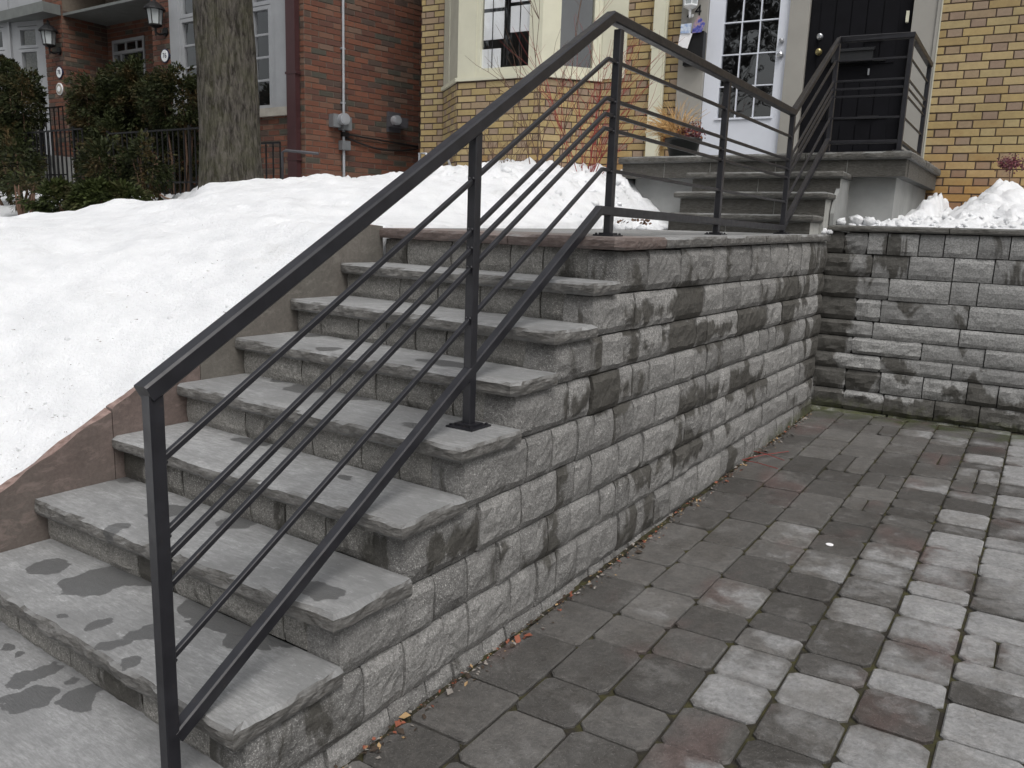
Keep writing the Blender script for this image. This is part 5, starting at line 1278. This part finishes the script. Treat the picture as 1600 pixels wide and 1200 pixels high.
p = at_depth(905, 290, 7.6); twig_shrub((p.x, p.y, 1.55), 17, 1.7, .42, M['redtwig'], 'tall shrub of thin bright red stems in front of the bay window', 5, .005, lean=(.08, .05))
p = at_depth(782, 300, 7.8); twig_shrub((p.x, p.y, 1.55), 13, 1.0, .5, M['twig'], 'small bare brown shrub left of the red stems', 6, .0045)
p = at_depth(845, 290, 7.3); twig_shrub((p.x, p.y, 1.6), 5, 2.2, .35, M['twig'], 'sparse tall bare branches reaching up past the bay window', 15, .006, lean=(-.12, .1))
# withered flower head sticking out of the right snow heap
p = at_depth(1574, 330, 7.0); root = empty('dried_flower', p, 'dried maroon flower heads on a stem standing in the right snow heap', 'plant'); mb = MB(); q = at_depth(1578, 262, 7.0)
mb.tube([p - Vector((0, 0, .1)), p.lerp(q, .5) + Vector((.004, 0, 0)), q], .004, 6); mb.tube([p.lerp(q, .2), at_depth(1566, 300, 7.0)], .002, 5); mb.build('stem', M['twig'], root)
mb = MB(); rnd_ = random.Random(3)
for i in range(420):
    cxx = rnd_.choice([1565, 1578, 1590, 1583, 1572]); c = at_depth(cxx + rnd_.gauss(0, 5), 256 + rnd_.gauss(0, 5), 7.0) + Vector((0, rnd_.gauss(0, .03), 0)); v = Vector((rnd_.gauss(0, 1), rnd_.gauss(0, 1), rnd_.gauss(0, 1))).normalized() * .012; w_ = v.orthogonal()
    mb.add([c, c + v, c + v + w_, c + w_], [(0, 1, 2, 3)])
mb.build('flower_heads', M['maroon'], root, kind='stuff')

# ------------------------------------------------------------------ flower pot on the porch
pc = on_y(1067, 229, 6.72); pc = Vector((pc.x, 6.72, PZ))
pot = empty('flower_pot', pc, 'round black plastic flower pot with dry grass and maroon leaves, on the porch', 'flower pot')
sR = 4.05
mb = MB(); mb.sm = False; mb.lathe([(.10, 0), (.115, .01), (.165, .195), (.182, .20), (.186, .232), (.172, .235), (.160, .21), (0, .205)], pc, 28); mb.build('pot', M['blackplastic'], pot, smooth=True)
mb = MB(); rnd_ = random.Random(6)
for i in range(300):
    a = rnd_.random() * 6.28; r0 = rnd_.random() * .08; p = pc + Vector((-.07 + math.cos(a) * r0, math.sin(a) * r0, .2)); L = rnd_.uniform(.18, .46); d = Vector((rnd_.gauss(-.35, .4), rnd_.gauss(0, .3), 1)).normalized(); pts = [p.copy()]
    for k in range(5): d = (d + Vector((d.x * .18, d.y * .15, -.14 * k * rnd_.random()))).normalized(); p = p + d * L / 5; pts.append(p.copy())
    mb.tube(pts, [.004, .0038, .0034, .003, .0024, .0015], 3, caps=False)
for i in range(40):
    a = rnd_.random() * 6.28; p = pc + Vector((-.16, 0, .2)); pts = [p, p + Vector((-.05 + rnd_.gauss(0, .02), rnd_.gauss(0, .03), .04)), p + Vector((-.09 + rnd_.gauss(0, .03), rnd_.gauss(0, .05), -.05 - .12 * rnd_.random()))]; mb.tube(pts, [.003, .002, .001], 3, caps=False)
mb.build('dry_grass', M['straw'], pot)
mb = MB()
for i in range(520):
    c = pc + Vector((rnd_.uniform(-.03, .185), rnd_.gauss(0, .06), .235 + rnd_.random() * (.10 if rnd_.random() < .8 else .16))); v = Vector((rnd_.gauss(0, 1), rnd_.gauss(0, 1), rnd_.gauss(0, 1))).normalized() * .022; w_ = v.orthogonal() * .6
    mb.add([c - v * .5, c + w_ * .5, c + v * .5, c - w_ * .5], [(0, 1, 2, 3)], 0 if rnd_.random() < .86 else 1)
for i in range(60):
    c = pc + Vector((rnd_.uniform(-.2, -.12), rnd_.gauss(0, .05), .20 + rnd_.random() * .05)); v = Vector((rnd_.gauss(0, 1), rnd_.gauss(0, 1), rnd_.gauss(0, 1))).normalized() * .02; w_ = v.orthogonal() * .6
    mb.add([c - v * .5, c + w_ * .5, c + v * .5, c - w_ * .5], [(0, 1, 2, 3)], 1)
mb.build('leaves', [M['maroon'], M['orange']], pot)

# ------------------------------------------------------------------ small things on the ground
mb = MB(); rnd_ = random.Random(12)
for i in range(900):
    y = .2 + 5.3 * rnd_.random() ** 1.1; x = -.004 + abs(rnd_.gauss(0, .035)); s = rnd_.uniform(.003, .011) * (1 if rnd_.random() < .93 else 2.0); a = rnd_.random() * 6.28
    c = Vector((x, y, gz(x, y) + .004 + .3 * s)); d = Vector((math.cos(a), math.sin(a), rnd_.gauss(0, .3))) * s; e = Vector((-math.sin(a), math.cos(a), rnd_.gauss(0, .3))) * s * .6
    mb.add([c - d, c - e, c + d, c + e + Vector((0, 0, s * .4))], [(0, 1, 2), (0, 2, 3)], rnd_.choice([0, 0, 0, 1, 1, 2, 3]))
M['litter0'] = plain('dark_leaf_litter', (.05, .035, .025), .9); M['litter1'] = plain('grey_grit', (.24, .22, .20), .9); M['litter2'] = plain('rust_leaf', (.22, .07, .04), .8); M['litter3'] = plain('tan_leaf', (.36, .24, .12), .8)
tag(mb.build('leaf_litter', [M['litter0'], M['litter1'], M['litter2'], M['litter3']]), 'leaf litter and grit along the foot of the long block wall', 'litter', kind='stuff')
mb = MB(); rnd_ = random.Random(14)
for i in range(170):
    x = rnd_.uniform(.15, 3); y = rnd_.uniform(.5, 5.2); s = rnd_.uniform(.001, .004); c = (x, y, gz(x, y) + .001 + s * .5)
    mb.add([(c[0] + s * math.cos(k * 2.1 + i), c[1] + s * math.sin(k * 2.1 + i), c[2]) for k in range(3)] + [(c[0], c[1], c[2] + s)], [(0, 1, 3), (1, 2, 3), (2, 0, 3)])
tag(mb.build('road_grit', M['litter1']), 'pale specks of grit scattered over the pavers', 'grit', kind='stuff')
def ground_pt(u, v):
    r = sightline(u, v); n = Vector((-.03, -.03, 1)); return CAM + r * ((-.15 - n.dot(CAM)) / n.dot(r))
c = ground_pt(1296, 852); mb = MB(); mb.lathe([(.017, .002), (.018, .005), (.014, .007), (0, .0068)], c, 16); tag(mb.build('bottle_cap', M['white']), 'small white round bottle cap lying on the pavers', 'bottle cap')
mb = MB()
for (u0, v0, u1, v1) in ((1155, 722, 1232, 708), (1150, 720, 1215, 735), (1170, 706, 1225, 722)):
    a, b = ground_pt(u0, v0), ground_pt(u1, v1); mid = a.lerp(b, .5) + Vector((0, 0, .02)); mb.tube([a + Vector((0, 0, .012)), mid, b + Vector((0, 0, .012))], .0025, 5)
tag(mb.build('fallen_twigs', M['redtwig']), 'thin red twigs fallen on the pavers by the wall', 'twigs')
mb = MB(); a = at_depth(250, 303, 7.6); pts = [at_depth(u, v, 6.9) for u, v in ((250, 304), (258, 309), (268, 312), (284, 313))]; mb.tube(pts, .008, 6); tag(mb.build('fallen_stick', M['twig']), 'curved dark stick lying on the snow left of the tree', 'stick')
mb = MB(); rnd_ = random.Random(44)
for i in range(26):
    c = at_depth(rnd_.choice([972, 1000, 1006]) + rnd_.gauss(0, 5), rnd_.uniform(343, 350), 5.9) + Vector((0, 0, .0)); v = Vector((rnd_.gauss(0, 1), rnd_.gauss(0, 1), rnd_.gauss(0, .6))).normalized() * .014; w_ = v.orthogonal() * .7
    mb.add([c - v, c + w_, c + v, c - w_], [(0, 1, 2, 3)])
tag(mb.build('dead_leaves', M['twig']), 'brown dead leaves in the snow at the back of the landing', 'leaves', kind='stuff')
# gas meter at the foot of the yellow house corner
p = at_depth(672, 262, 9.4); root = empty('gas_meter', p, 'small grey gas meter at the left corner of the yellow house', 'meter')
mb = MB(); mb.box((p.x - .09, p.y - .06, p.z - .09), (p.x + .09, p.y + .06, p.z + .09)); mb.lathe([(.045, .09), (.06, .10), (.06, .12), (.02, .14), (0, .14)], p, 12); mb.build('body', M['box'], root)
mb = MB(); mb.tube([p + Vector((-.06, 0, .08)), p + Vector((-.06, 0, .16)), p + Vector((-.16, 0, .17)), p + Vector((-.17, 0, -.4))], .016, 8); mb.tube([p + Vector((.06, 0, .08)), p + Vector((.07, 0, .17)), p + Vector((.15, .1, .17)), p + Vector((.16, .2, .0))], .016, 8); mb.sm = True; mb.build('pipes', M['pipe'], root)

# ------------------------------------------------------------------ bare trees over the street (seen in the window glass)
bt = random.Random(77)
for i, (x, y, h) in enumerate(((-1.5, -18.5, 4.4), (4.5, -19.5, 4.6), (-9, -18, 4.4), (11, -18.5, 4.2), (-17, -19, 4.4))):
    root = empty('bare_tree', (x, y, -.35), 'leafless street tree across the road, ' + ('straight behind the photographer', 'to the right behind the photographer', 'opposite the yellow house bay', 'farthest to the right', 'opposite the red brick house')[i], 'tree', 'bare trees across the road')
    mb = MB(); mb.sm = True; mb.tube([(x, y, -.4), (x + .05, y, h * .5), (x, y + .1, h)], [.30, .24, .2], 12, caps=False); mb.build('trunk', M['bark'], root)
    mb = MB(); mb.sm = True
    for k in range(5):
        a = k * 1.3 + i; branches(mb, Vector((x, y + .1, h - .1)), (math.cos(a) * .7, math.sin(a) * .7, 1), .17, 3.2, 5, bt, .022, .5)
    mb.build('crown', M['bark'], root)
